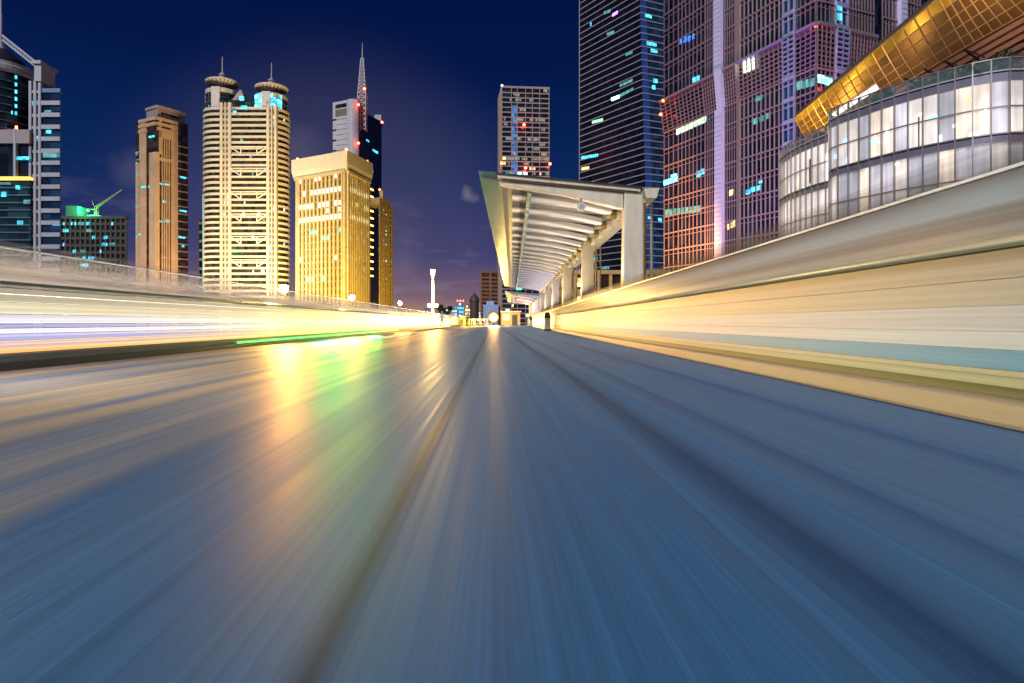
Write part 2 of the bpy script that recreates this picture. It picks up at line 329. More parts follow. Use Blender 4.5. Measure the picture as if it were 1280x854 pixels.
# left: low wall with street glow put in as emissive bands, frosted screen above
XL = -6.1
lb = thing('balustrade', (XL, 40, 0), 'long balustrade with imitated street glow in bands and frosted glass screen on the left edge of the walkway', 'balustrade')
strip(MB(), 'L', XL+.10, .5, -7, 112, 0.0, .10).build('kerb', mat('slate_kerb', (.03, .05, .09), .35), lb)
strip(MB(), 'L', XL+.05, .3, -7, 112, .10, .175).build('plinth', panel_mat('grey_green_plinth', (.30, .36, .32)), lb)
segs = [(-7, 9.5), (9.5, 14), (14, 19), (19, 25), (25, 33), (33, 50), (50, 80), (80, 112)]
white = [(.80, .80, 1.0), (1.0, .93, .86), (1.0, .88, .60), (1.0, .86, .45), (.66, .95, .42), (1.0, .84, .42), (1.0, .80, .52), (1.0, .78, .50)]
def glow_band(name, cols, s0, zs):
    """strip of imitated glow whose colour changes along its length"""
    m = newmat(name); nt = m.node_tree; b = pbsdf(m); b.inputs['Base Color'].default_value = (.4, .4, .4, 1); b.inputs['Roughness'].default_value = .3
    tc = N(nt, 'ShaderNodeTexCoord'); sx = N(nt, 'ShaderNodeSeparateXYZ'); Lk(nt, tc.outputs['Object'], sx.inputs[0])
    mr = N(nt, 'ShaderNodeMapRange'); mr.inputs[1].default_value = 0-40; mr.inputs[2].default_value = 72; Lk(nt, sx.outputs[1], mr.inputs[0])
    r = ramp(nt, [(y/112, c) for y, c in zip((6, 11, 16, 20.5, 25, 29, 36, 60, 100), cols)]); Lk(nt, mr.outputs[0], r.inputs[0]); Lk(nt, r.outputs[0], b.inputs['Emission Color'])
    mp = N(nt, 'ShaderNodeMapping'); mp.inputs['Scale'].default_value = (1, .05, zs); Lk(nt, tc.outputs['Object'], mp.inputs[0])
    no = N(nt, 'ShaderNodeTexNoise'); no.inputs['Scale'].default_value = 1; no.inputs['Detail'].default_value = 5; Lk(nt, mp.outputs[0], no.inputs['Vector'])
    m2 = N(nt, 'ShaderNodeMapRange'); m2.inputs[1].default_value = .3; m2.inputs[2].default_value = .7; m2.inputs[3].default_value = s0*.55; m2.inputs[4].default_value = s0*1.2; Lk(nt, no.outputs[0], m2.inputs[0]); Lk(nt, m2.outputs[0], b.inputs['Emission Strength'])
    return m
Wc = [(.88, .86, 1.0), (.95, .88, .88), (1.0, .88, .72), (1.2, 1.0, .5), (1.2, 1.05, .45), (.75, 1.1, .42), (1.0, .90, .52), (.95, .76, .48), (.95, .72, .42)]
Vc = [(.55, .55, 1.0), (.66, .62, .95), (.95, .80, .60), (1.2, .95, .36), (1.2, 1.0, .34), (.6, 1.05, .36), (1.0, .86, .42), (.95, .72, .4), (.95, .68, .36)]
Yc = [(.95, .84, .56), (1.0, .86, .55), (1.0, .84, .48), (1.2, .95, .34), (1.1, .98, .34), (.75, 1.0, .36), (1.0, .84, .42), (.95, .7, .4), (.95, .68, .36)]
Oc = [(1, .40, .10), (1, .46, .13), (1, .5, .15), (1.1, .62, .08), (1.0, 1.3, .08), (.06, 1.8, .2), (.9, 1.2, .08), (1, .56, .12), (1, .5, .1)]
Pc = [tuple((a+b)/2 for a, b in zip(p, q)) for p, q in zip(Wc, Oc)]
for k, (z0, z1, cc, f_, sc0, dx) in enumerate(((.215, .258, Oc, .9, 40, .01), (.265, .36, Pc, .62, 40, -.002), (.37, .445, Vc, .62, 30, 0), (.455, .52, Wc, .78, 30, 0), (.53, .575, Vc, .66, 30, -.003), (.585, .70, Wc, .74, 24, 0), (.71, .85, Yc, .58, 18, -.004), (.86, .95, Yc, .42, 18, 0), (.96, 1.03, Yc, .24, 18, -.003))):
    strip(MB(), 'L', XL+dx, .12, -7, 112, z0, z1).build('glow_panel' if k else 'glow_strip', glow_band('street_glow_%d' % k, cc, f_*.62, sc0), lb)
# unseen area light added behind the frosted screen to make it glow
l = lamp('AREA', (XL-.5, 50, .95), 480, (1, .88, .72), .12, (XL+.02, 50, 1.45)); l.data.shape = 'RECTANGLE'; l.data.size = .12; l.data.size_y = 112; l.rotation_euler = (0, -R(118), 0)
strip(MB(), 'L', XL+.02, .2, -7, 112, .178, .212).build('trim', panel_mat('pale_trim', (.6, .58, .5)), lb)
MB().tube((XL+.03, -7, 1.09), (XL+.03, 112, 1.09), .025).build('handrail', mat('green_steel_rail', (.20, .34, .30), .3, .6), lb)
gm = frosted('frosted_screen_glass', (.42, .37, .33), .88, .06, 1.03, 1.62, .75)
for y in range(-7, 112, 7):
    strip(MB(), 'L', XL-.03, .02, y+.01, y+6.99, 1.04, 1.62).build('glass_panel', gm, lb)
strip(MB(), 'L', XL-.02, .05, -7, 112, 1.535, 1.55).build('glass_clamp', mat('pale_steel', (.5, .52, .55), .35, .7), lb)
# right: panelled parapet under a handrail, glass above
XR = 2.92
rb = thing('parapet', (RX(XR, 40), 40, 0), 'cream panelled parapet with steel handrail and glass top along the right side of the walkway', 'parapet')
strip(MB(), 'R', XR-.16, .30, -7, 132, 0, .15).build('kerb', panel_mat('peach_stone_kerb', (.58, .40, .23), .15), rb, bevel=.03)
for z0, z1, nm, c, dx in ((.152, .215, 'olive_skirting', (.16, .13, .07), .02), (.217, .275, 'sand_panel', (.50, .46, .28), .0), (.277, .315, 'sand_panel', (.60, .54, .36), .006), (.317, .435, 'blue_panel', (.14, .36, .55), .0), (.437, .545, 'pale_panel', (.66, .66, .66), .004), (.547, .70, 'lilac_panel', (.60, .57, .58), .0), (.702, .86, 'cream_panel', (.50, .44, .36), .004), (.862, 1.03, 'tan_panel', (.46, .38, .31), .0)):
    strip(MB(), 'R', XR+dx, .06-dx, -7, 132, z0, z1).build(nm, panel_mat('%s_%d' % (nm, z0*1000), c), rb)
a, b = (RX(XR-.034, -7), -7, 1.07), (RX(XR-.034, 132), 132, 1.07)
MB().tube(a, b, .032, n=20).build('handrail', mat('brushed_steel', (.80, .66, .36), .35, .6, .1, 1, (3, .05, 3)), rb, smooth=True)
strip(MB(), 'R', XR+.01, .04, -7, 132, 1.032, 1.05).build('panel_cap', mat('dark_steel', (.10, .09, .07), .4, .6), rb)
gr = frosted('grey_screen_glass', (.42, .37, .33), .97, .80, 1.05, 1.50, .2, (.52, .60, .62))
for y in range(-7, 132, 10):
    strip(MB(), 'R', XR+.02, .02, y+.01, min(y+9.99, 132), 1.052, 1.50).build('glass_panel', gr, rb)
strip(MB(), 'R', XR+.005, .05, -7, 132, 1.502, 1.522).build('top_rail', mat('pale_rail', (.85, .86, .80), .3, .1), rb)
hz = frosted('smoked_glass', (.20, .15, .13), .55, .10, 1.52, 1.72)
strip(MB(), 'R', XR+.02, .02, -7, 132, 1.524, 1.72).build('smoked_glass_strip', hz, rb)

# lamps standing on the left balustrade
LAMP = emit('amber_globe_light', (1.0, .58, .14), 90)
def globe_lamp(px, py, label, power, x=XL-.02, zb=1.56, D=None, r=.12, mt=LAMP, color=(1, .45, .08), grp='globe lamps on the left balustrade', nm='globe_lamp'):
    D = D or x/((px-VX)/F); x = (px-VX)/F*D; z = zz(py, D)
    t = thing(nm, (x, D, zb), label, 'lamp', grp)
    MB().tube((x, D, 1.3), (x, D, z-r*.8), .035, .025).build('stem', mat('lamp_stem_metal', (.3, .28, .25), .4, .7), t)
    MB().lathe((x, D, z), [(.01, -r), (r*.6, -r*.8), (r*.92, -r*.4), (r, 0), (r*.92, r*.4), (r*.6, r*.8), (.01, r)], 16).build('globe', mt, t, smooth=True)
    MB().lathe((x, D, z+r*.85), [(r*.7, 0), (r*.5, r*.3), (.01, r*.5)], 16).build('lamp_cap', mat('lamp_stem_metal', (.3, .28, .25), .4, .7), t)
    lamp('SPOT', (x+r*1.4, D-r*1.4, z), power, color, r*.9, (x+6, D-5, z-3.0), 128)
    return t
globe_lamp(355, 361, 'brightest amber globe lamp on the left balustrade, in front of the twin-disc tower', 640)
globe_lamp(440, 372, 'amber globe lamp on the left balustrade, in front of the square golden tower', 420)
globe_lamp(500, 379, 'farthest amber globe lamp on the left balustrade, beside the slim golden tower', 420)
# green kerb glow as an emissive strip, with unseen spots added for its reflection
strip(MB(), 'L', XL+.115, .03, 15, 40, .103, .150).build('green_glow_strip', glow_band('green_kerb_glow', [(.02, .5, .1)]*2+[(.05, .8, .1), (.03, 1.2, .12), (.02, 1.5, .12), (.02, 1.3, .14), (.1, .9, .1), (.2, .5, .05), (.2, .4, .05)], .9, 30), lb)
for y_, p_ in ((20.5, 220), (22.4, 480), (25.5, 520), (30, 380)):
    lamp('SPOT', (XL+.5, y_, .40), p_, (.015, 1, .12) if y_ > 20 else (.35, 1, .08), .3, (-.6, 0, -.62), 30)
def out_lamp(y, power, label):  # unseen lamps added to light canopy front, parapet and deck
    t = thing('globe_lamp', (XL-.02, y, 1.56), label, 'lamp', 'globe lamps on the left balustrade')
    MB().tube((XL-.02, y, 1.3), (XL-.02, y, 1.66), .035, .025).build('stem', mat('lamp_stem_metal', (.3, .28, .25), .4, .7), t)
    MB().lathe((XL-.02, y, 1.76), [(.01, -.12), (.08, -.1), (.11, -.05), (.12, 0), (.11, .05), (.08, .1), (.01, .12)], 16).build('globe', LAMP, t, smooth=True)
    MB().lathe((XL-.02, y, 1.865), [(.08, 0), (.06, .04), (.01, .06)], 16).build('lamp_cap', mat('lamp_stem_metal', (.3, .28, .25), .4, .7), t)
    lamp('SPOT', (XL+.16, y-.05, 1.8), power, (1, .90, .80), .12, (4, y+9, 1.6), 150)
out_lamp(5.2, 200, 'added cream globe lamp on the left balustrade beside the viewpoint')
out_lamp(-4.0, 300, 'added cream globe lamp on the left balustrade behind the viewpoint')

# ------------------------------------------------------------------ canopy
cream = mat('cream_painted_steel', (.84, .70, .50), .45, 0, .20, 1.2, (2.5, 2.5, .45))
whit = mat('white_painted_steel', (.80, .73, .68), .45, 0, .07, .8)
dk_st = mat('dark_roof_edge', (.05, .055, .05), .5, .3)
brass = mat('brass_downlight_metal', (.55, .40, .16), .3, .8)
teal = mat('teal_glazed_edge', (.20, .42, .42), .25, .2)
def canopy_glass():
    m = newmat('green_eave_glass'); b = pbsdf(m); b.inputs['Base Color'].default_value = (.10, .36, .28, 1); b.inputs['Roughness'].default_value = .35; b.inputs['Alpha'].default_value = .45; b.inputs['Specular IOR Level'].default_value = .2
    return m
eave = canopy_glass()
def canopy(y0, n, step, ribs, lab, dz=0., body=cream, bl=whit):
    y1 = y0+step*(n-1)
    t = thing('walkway_canopy', (RX(3.28, y0), y0, 0), lab, 'canopy')
    ztop = lambda x: 4.60-(x+.41)*.098+dz
    P = lambda x, y, z: (RX(x, y), y, z)
    def xsec(mb, poly, ya, yb):      # polygon in x,z swept along y
        k = len(mb.v); m = len(poly)
        mb.v += [P(x, ya, z) for x, z in poly]+[P(x, yb, z) for x, z in poly]
        for i in range(m): j = (i+1) % m; mb.f.append((k+i, k+j, k+m+j, k+m+i))
        mb.f.append(tuple(k+i for i in range(m))[::-1]); mb.f.append(tuple(k+m+i for i in range(m))); return mb
    for i in range(n):
        y = y0+i*step
        mb = MB(); k = 0
        mb.hexa([P(2.99, y-.2, 0), P(3.57, y-.2, 0), P(3.57, y+.2, 0), P(2.99, y+.2, 0), P(3.05, y-.2, 4.14+dz), P(3.55, y-.2, 4.14+dz), P(3.55, y+.2, 4.14+dz), P(3.05, y+.2, 4.14+dz)])
        mb.build('column', body, t, bevel=.02)
        bz = lambda x: ztop(x)-.14
        if i == 0: xsec(MB(), [(-.36, bz(-.36)), (-.34, bz(-.36)-.06), (-.2, 4.33+dz), (1.3, 4.10+dz), (3.02, 3.70+dz), (3.02, bz(3.02))], y-.16, y+.16).build('tapered_beam', body, t, bevel=.015)
        for dx in (.16, .36):
            MB().tube(P(3.57+dx, y+.5, 0), P(3.57+dx, y+.5, 4.0+dz), .035 if dx > .2 else .05, n=8).build('drain_pipe', mat('yellowed_pipe', (.62, .50, .26), .4), t)
        for zc in (3.35, 2.3): MB().bar(P(3.5, y+.5, zc+dz), P(3.95, y+.5, zc+dz), .05).build('pipe_bracket', body, t)
    st = step/ribs
    for i in range((n-1)*ribs):
        if i == 0: continue
        y = y0+i*st; mb = MB(); rows = []
        hw = .66
        for j in range(9):
            u = j/8; x = -.02+u*2.98; zb = 4.36-.10*u-.40*u**1.6+dz; th = .10+.10*u
            cs = [(-hw, zb+.17), (-hw, zb+.03), (-hw*.92, zb), (-hw*.2, zb+.03), (hw*.6, zb+.10), (hw, zb+.18), (hw*.5, zb+th+.14), (-hw*.8, zb+th+.12)]
            rows.append([P(x, y+c, min(z, ztop(x)-.13)) for c, z in cs])
        k = len(mb.v)
        for r_ in rows: mb.v += r_
        for a in range(8):
            for c in range(8): d = (c+1) % 8; mb.f.append((k+a*8+c, k+a*8+d, k+(a+1)*8+d, k+(a+1)*8+c))
        mb.f.append(tuple(k+c for c in range(8))[::-1]); mb.f.append(tuple(k+64+c for c in range(8)))
        mb.build('roof_blade', bl, t)
        MB().tube(P(2.90, y, 3.93+dz), P(3.20, y, 3.90+dz), .15, .13, 14).build('downlight', brass, t, smooth=False)
        MB().tube(P(3.2, y, 3.92+dz), P(3.34, y, 3.95+dz), .20, .20, 14).build('bearing', body, t)
    e0, e1 = y0-.3, y1+.4
    xsec(MB(), [(-.41, 4.60+dz), (-.41, 4.52+dz), (3.46, ztop(3.46)-.08), (3.46, ztop(3.46))], e0, e1).build('roof_deck', body, t)
    xsec(MB(), [(-.30, ztop(-.3)-.085), (-.30, ztop(-.3)-.125), (3.40, ztop(3.4)-.125), (3.40, ztop(3.4)-.085)], e0+.06, e1-.06).build('roof_lining', mat('dark_roof_lining', (.22, .19, .17), .6), t)
    xsec(MB(), [(-.44, 4.645+dz), (-.44, 4.607+dz), (3.50, ztop(3.5)+.005), (3.50, ztop(3.5)+.045)], e0-.05, e1).build('roof_sheet', dk_st, t)
    xsec(MB(), [(.42, 4.34+dz), (.42, 4.20+dz), (.54, 4.18+dz), (.54, 4.33+dz)], e0+.5, e1).build('edge_beam', teal, t)
    xsec(MB(), [(3.58, 4.24+dz), (3.64, 3.98+dz), (3.92, 3.98+dz), (4.0, 4.26+dz)], e0+.1, e1).build('gutter', body, t)
    ng = n-1
    for i in range(ng):
        xsec(MB(), [(-.92, 4.68+dz), (-.92, 4.66+dz), (-.46, 4.62+dz), (-.46, 4.64+dz)], e0-.1+i*step, e0-.12+(i+1)*step if i < ng-1 else e1).build('glass_eave', eave, t)
    for i in range(ng):       # lower glass lip in front of the blades
        xsec(MB(), [(-.90, 4.60+dz), (-.90, 4.58+dz), (.02, 4.42+dz), (.02, 4.44+dz)], e0+.3+i*step, e0+.28+(i+1)*step if i < ng-1 else e1).build('glass_lip', eave, t)
    return t
c1 = canopy(17.6, 6, 10.5, 5, 'near cream steel canopy with curved roof blades over the walkway')
c2 = canopy(78, 5, 10, 2, 'far pale canopy beyond the end of the blade-roofed one', -.25, whit, whit)
# round loudspeaker hung under the front beam
D = 17.15; sx = (727-VX)/F*D; szz = zz(258, D)
sp_ = thing('loudspeaker', (sx, D, szz+.13), 'round white loudspeaker hanging under the front roof blade of the canopy', 'loudspeaker')
MB().tube((sx, D, szz), (sx, D+.25, szz), .115, .10, 20).build('housing', whit, sp_)
MB().tube((sx, D-.012, szz), (sx, D-.002, szz), .07, .07, 20).build('grille', mat('grey_grille', (.5, .47, .42), .6), sp_)
MB().tube((sx, D+.12, szz+.1), (sx, D+.12, szz+.24), .015, n=8).build('bracket', dk_st, sp_)
D = 70; xs_ = (648.5-VX)/F*D; zs_ = zz(361, D)
t = thing('exit_sign', (xs_, D, zs_), 'small glowing green sign hanging at the far end of the near canopy', 'sign')
MB().box(xs_-.34, xs_+.34, D-.05, D+.05, zs_-.17, zs_+.17).build('sign_box', dk_st, t)
MB().box(xs_-.30, xs_+.30, D-.07, D-.052, zs_-.13, zs_+.13).build('sign_face', emit('green_sign_light', (.1, .9, .45), 1.2), t)
for dx in (-.25, .25): MB().tube((xs_+dx, D, zs_+.172), (xs_+dx, D, zs_+.62), .015, n=6).build('hanger', dk_st, t)
# canopy lighting: uplights on the parapet wash the blades
for y0_, ln, pw, cc in ((17.2, 26, 190, (1, .86, .66)), (43.5, 26, 220, (.90, .86, 1.0))):
    yy = y0_+ln/2; l = lamp('AREA', (RX(2.75, yy), yy, 1.75), pw, cc, .1, (0, 0, 0)); l.data.shape = 'RECTANGLE'; l.data.size = .15; l.data.size_y = ln; l.rotation_euler = (0, R(180-22), -K)
for i in range(3):
    y = 84+i*13; lamp('AREA', (RX(1.6, y), y, 2.0), 130, (1, .72, .74), 2, (RX(1.0, y), y+2, 4.2))

# ------------------------------------------------------------------ small things on the walkway
bodyw = mat('white_bin_body', (.6, .58, .54), .5); dkc = mat('dark_bin_lid', (.03, .035, .03), .5)
def litter_bin(px, yb, h, label):
    D = CH*F/(yb-VY); x = (px-VX)/F*D
    t = thing('litter_bin', (x, D, 0), label, 'litter bin', 'litter bins on the walkway')
    MB().box(x-.24, x+.24, D-.25, D+.25, 0, .10).build('foot', dkc, t)
    MB().box(x-.21, x+.21, D-.22, D+.22, .102, h*.68).build('bin_body', bodyw, t, bevel=.03)
    MB().hexa([(x-.24, D-.25, h*.684), (x+.24, D-.25, h*.684), (x+.24, D+.25, h*.684), (x-.24, D+.25, h*.684), (x-.15, D-.16, h), (x+.15, D-.16, h), (x+.15, D+.16, h), (x-.15, D+.16, h)]).build('lid', dkc, t, bevel=.02)
    return t
litter_bin(684, 413.5, 1.3, 'white litter bin with dark lid at the foot of the fourth canopy column')
litter_bin(663.5, 409.0, 1.3, 'white litter bin with dark lid between the two canopies')
litter_bin(566, 407.6, 1.5, 'white litter bin with dark lid standing by the left balustrade')
for px, yb, lab in ((593, 407.0, 'small dark-topped litter bin to the right of the yellow barrier'), (600, 406.4, 'smallest dark-topped litter bin, near the amber floodlight')):
    litter_bin(px, yb, 1.4, lab)
# yellow barrier
D = 95; x = (580-VX)/F*D
bt = thing('safety_barrier', (x, D, 0), 'bright yellow plastic barrier across the walkway near its end', 'barrier')
yel = emit('lit_yellow_plastic', (1, .72, .05), .55); ymb = mat('yellow_plastic', (.75, .52, .03), .4)
MB().hexa([(x-.9, D-.3, .12), (x+.9, D-.3, .12), (x+.9, D+.3, .12), (x-.9, D+.3, .12), (x-.8, D-.12, 1.2), (x+.8, D-.12, 1.2), (x+.8, D+.12, 1.2), (x-.8, D+.12, 1.2)]).build('barrier_body', ymb, bt, bevel=.05)
for s in (-.6, .6): MB().box(x+s-.2, x+s+.2, D-.35, D+.35, 0, .118).build('foot', dkc, bt)
lamp('POINT', (x+.3, D-3, 2.2), 260, (1, .75, .2), .3)
# floodlight at the end of the walkway
D = 104; x = 0.; z = zz(397, D)
fl = thing('floodlight', (x, D, 0), 'dazzling amber floodlight on a short stand at the end of the walkway', 'floodlight')
MB().tube((x, D, 0), (x, D, z-.81), .08).build('stand', dk_st, fl)
MB().lathe((x, D, 0), [(.35, 0), (.33, .05), (.06, .12)], 16).build('foot', dk_st, fl)
MB().box(x-.84, x+.84, D-.1, D+.2, z-.82, z+.82).build('housing', dk_st, fl, bevel=.03)
MB().tube((x, D-.16, z), (x, D-.102, z), .52, .52, 20).build('lens', emit('amber_flood_lens', (1, .60, .16), 60), fl)
MB().tube((x, D-.14, z), (x, D-.101, z), .8, .8, 24).build('bloom_ring', emit('amber_bloom_rim', (1, .36, .02), 1.1), fl)  # glowing ring put in for the bloom around the lens
lamp('SPOT', (x, D-.4, z), 7000, (1, .60, .16), .45, (-1, 60, -.6), 60)
# tall lamp post left
D = 105; x = (541-VX)/F*D
lp = thing('lamp_post', (x, D, -.6), 'tall slim floodlit lamp post beyond the end of the left balustrade', 'lamp post')
MB().tube((x, D, -.6), (x, D, zz(345, D)), .26, .17, 12).build('mast', mat('pale_mast', (.75, .70, .58), .4), lp)
MB().tube((x, D, zz(345, D)), (x, D, zz(337, D)), .30, .42, 12).build('lamp_head', emit('lit_lamp_head', (1, .86, .6), .9), lp)
mb = MB()
for a in range(4): mb.tube((x+.6*math.cos(a*1.57+.5), D+.6*math.sin(a*1.57+.5), zz(384, D)), (x+.6*math.cos(a*1.57+.5), D+.6*math.sin(a*1.57+.5), zz(380, D)), .28, .28, 10)
mb.build('flood_ring', emit('amber_flood_ring', (1, .7, .3), 5), lp)
lamp('POINT', (x+.2, D-2.5, zz(372, D)), 14000, (1, .62, .16), .5)

# people
def skinmesh(name, verts, edges, rad, m, parent):
    me = bpy.data.meshes.new(name); off = Vector(parent.location)
    me.from_pydata([tuple(Vector(v)) for v in verts], edges, []); me.materials.append(m)
    o = bpy.data.objects.new(name, me); col.objects.link(o); o.parent = parent
    sk = o.modifiers.new('skin', 'SKIN'); sk.use_smooth_shade = True
    for i, r in enumerate(rad): me.skin_vertices[0].data[i].radius = (r, r)
    me.skin_vertices[0].data[0].use_root = True
    ss = o.modifiers.new('sub', 'SUBSURF'); ss.levels = 1; ss.render_levels = 1
    return o
SKIN = mat('skin_tone', (.45, .28, .2), .5)
def person(px, D, label, shirt, trousers, hair, stride=.25, hat=False, face=1):
    x = (px-VX)/F*D; t = thing('person', (x, D, 0), label, 'person', 'people at the end of the walkway')
    s = stride*face
    bv = [(0, 0, .95), (0, 0, 1.15), (0, 0, 1.38), (0, 0, 1.48), (0, 0, 1.56), (0, 0, 1.64), (0, 0, 1.72),
          (-.18, 0, 1.40), (-.24, s*.5, 1.13), (-.23, s*.9, .90), (.18, 0, 1.40), (.24, -s*.5, 1.13), (.23, -s*.8, .90),
          (-.09, 0, .90), (-.10, -s*.6, .48), (-.10, -s*1.5, .07), (-.10, -s*1.5-.16, .04), (.09, 0, .90), (.10, s*.7, .48), (.10, s*1.1, .07), (.10, s*1.1-.16, .04)]
    be = [(0, 1), (1, 2), (2, 3), (3, 4), (4, 5), (5, 6), (2, 7), (7, 8), (8, 9), (2, 10), (10, 11), (11, 12), (0, 13), (13, 14), (14, 15), (15, 16), (0, 17), (17, 18), (18, 19), (19, 20)]
    br = [.13, .12, .13, .06, .085, .105, .07, .06, .045, .035, .06, .045, .035, .08, .055, .04, .035, .08, .055, .04, .035]
    skinmesh('body', bv, be, br, SKIN, t)
    sv = [bv[i] for i in (0, 1, 2, 7, 8, 10, 11)]; skinmesh('shirt', sv, [(0, 1), (1, 2), (2, 3), (3, 4), (2, 5), (5, 6)], [.16, .15, .155, .085, .065, .085, .065], shirt, t)
    tv = [bv[i] for i in (0, 13, 14, 15, 17, 18, 19)]; skinmesh('trousers', tv, [(0, 1), (1, 2), (2, 3), (0, 4), (4, 5), (5, 6)], [.145, .10, .078, .06, .10, .078, .06], trousers, t)
    MB().lathe((x, D+.02, 1.66), [(.115, -.03), (.12, .03), (.10, .09), (.05, .125), (.01, .13)], 14).build('cap' if hat else 'hair', hair, t, smooth=True)
    return t
person(552.5, 68, 'person in a white shirt and orange cap walking by the left balustrade', mat('white_shirt', (.75, .72, .72), .7), mat('pale_trousers', (.5, .42, .35), .7), mat('orange_cap', (.8, .25, .05), .6), .22, True)
person(584, 92, 'person in dark clothes standing right behind the yellow barrier', mat('dark_jacket', (.04, .04, .045), .7), mat('dark_trousers', (.03, .03, .035), .7), mat('black_hair', (.015, .012, .01), .5), .08)
person(577, 93.5, 'person in a yellow top standing left behind the yellow barrier', mat('yellow_top', (.7, .5, .05), .7), mat('grey_trousers', (.12, .12, .13), .7), mat('black_hair', (.015, .012, .01), .5), .1)

# amber-lit railing and kiosk at the end of the walkway
D = 118
t = thing('railing', (-3.3, D, 0), 'low amber-lit railing across the end of the walkway', 'railing')
rm = mat('cream_rail_paint', (.75, .62, .35), .5)
MB().bar((-6.3, D, 1.15), (-.6, D, 1.15), .10).build('top_bar', rm, t); MB().bar((-6.3, D, .35), (-.6, D, .35), .08).build('low_bar', rm, t)
for i in range(11): MB().box(-6.3+i*.57-.05, -6.3+i*.57+.05, D-.04, D+.04, 0, 1.10).build('post', rm, t)
for i in range(6):
    xx = -6.0+i*1.05; g_ = thing('marker_lamp', (xx, D-.3, 0), 'small amber marker lamp in front of the end railing', 'lamp', 'marker lamps along the end railing')
    MB().tube((xx, D-.3, 0), (xx, D-.3, .9), .06, n=8).build('stem', dkc, g_); MB().lathe((xx, D-.3, 1.05), [(.05, -.16), (.17, -.08), (.17, .08), (.05, .16)], 12).build('bulb', emit('amber_marker_light', (1, .55, .12), 8), g_)
lamp('POINT', (-3.5, D-2, 1.6), 260, (1, .62, .15), .3)
kt = thing('kiosk', (3.2, 126, 0), 'amber-lit kiosk with dark window under the far canopy', 'kiosk')
MB().box(1.5, 5.2, 125, 128, 0, 2.6).build('kiosk_body', mat('ochre_panel', (.45, .30, .14), .6), kt)
MB().box(1.3, 5.4, 124.7, 128.2, 2.602, 2.8).build('roof', rm, kt); MB().box(1.9, 3.2, 124.9, 124.99, 1.0, 2.2).build('window', emit('kiosk_window_light', (1, .6, .25), .7), kt); MB().box(3.6, 4.6, 124.9, 124.99, 0.02, 2.1).build('door', dkc, kt)
lamp('POINT', (2.6, 122, 2.0), 200, (1, .58, .2), .3)
# ================================================================== BUILDINGS
def rect_from(A, B, depth):      # rectangular plan whose flanks run back away from the walkway
    A, B = Vector(A), Vector(B); return [A, B, B+B.normalized()*depth, A+A.normalized()*depth]
    A, B = Vector(A), Vector(B); d = (B-A).normalized(); n = Vector((-d.y, d.x)); return [A, B, B+n*depth, A+n*depth]

# ---- A: round glass tower and striped slab, far left
D = 190.
ta = thing('glass_tower', (pt(0, D).x, D+8, GZ), 'round dark glass tower with white lattice spire strut and striped side slab at far left', 'tower')
wstone = mat('white_stone_cladding', (.50, .47, .52), .55, 0, .12, .3)
A0, A1, A2 = pt(38, D), pt(52, D), pt(76, D)
zt1, zt2 = zz(102, D), zz(116, D)
MB().prism(rect_from(A0, A1, 22), GZ, zt1).build('grid_block', dark_glass, ta)
MB().prism(rect_from(A1+Vector((.02, 0)), A2, 22), GZ, zt2).build('striped_block', blue_glass, ta)
f1, f2 = Face(A0, A1, GZ, zt1), Face(A1, A2, GZ, zt2)
piers(ta, f1, [.08, .5, .92], .75, GZ, zt1, -.1, .6, wstone)
bands(ta, f1, GZ+1, zt1, 3.55, .8, -.1, .45, wstone)
bands(ta, f2, GZ+1, zt2, 3.55, 1.25, -.1, .5, wstone, 0, 1)
f2.slab(MB(), 0, 1, zt2, zt2+1.2, -1, .3).build('parapet_band', mat('blue_steel_band', (.12, .2, .4), .4), ta)
cx, cyy = pt(0, D+8.5).x, D+8.5; RR = 9.3
zd = zz(86, D)
MB().lathe((cx, cyy, GZ), [(RR, 0), (RR, zd-GZ)], 40).build('glass_drum', dark_glass, ta, smooth=True)
z = zz(300, D)
while z < zd-1:
    part(ta, 'floor_ring', MB().lathe((cx, cyy, z), [(RR-.3, 0), (RR+.22, 0), (RR+.22, .35), (RR-.3, .35)], 40), mat('blue_grey_metal', (.12, .18, .26), .35, .6)); z += 2.4
MB().lathe((cx, cyy, zz(86, D)), [(RR+.2, 0), (RR+.6, .8), (RR+.6, 2.0), (RR-.3, 2.6), (RR-.3, 3.4), (RR-.8, 3.6)], 40).build('cornice', wstone, ta)
MB().lathe((cx, cyy, zz(77, D)), [(RR-.8, 0), (RR-3.2, 4.0), (1.6, 7.2), (.8, 7.6)], 40).build('cone_roof', mat('dark_roof_metal', (.05, .045, .05), .5, .4), ta, smooth=True)
MB().tube((cx+.3, cyy, zz(52, D)), (cx+.3, cyy, zz(38, D)), 1.4, .9).build('spire_base', wstone, ta)
MB().tube((cx+.3, cyy, zz(38, D)), (cx+.3, cyy, zz(-30, D)), .55, .15).build('spire', wstone, ta)
tr = MB(); p0 = Vector((*pt(3, D), zz(44, D))); p1 = Vector((*pt(47, D), zz(79, D))); dn = Vector((0, 0, -1.5))
tr.bar(p0, p1, .4); tr.bar(p0+dn, p1+dn, .4)
for i in range(12):
    a = p0.lerp(p1, i/12); b = p0.lerp(p1, (i+1)/12); tr.bar(a, b+dn, .22); tr.bar(a+dn, b, .22)
tr.build('truss_strut', wstone, ta)
fb = Face(pt(41, D-1), pt(52.5, D-1), 60, 90)
fb.slab(MB(), .15, .9, zz(103, D), zz(82, D), -6, 0).build('strut_block', wstone, ta)
fb.slab(MB(), 0, 1, zz(82, D), zz(78, D), -7, .6).build('strut_cap', wstone, ta)
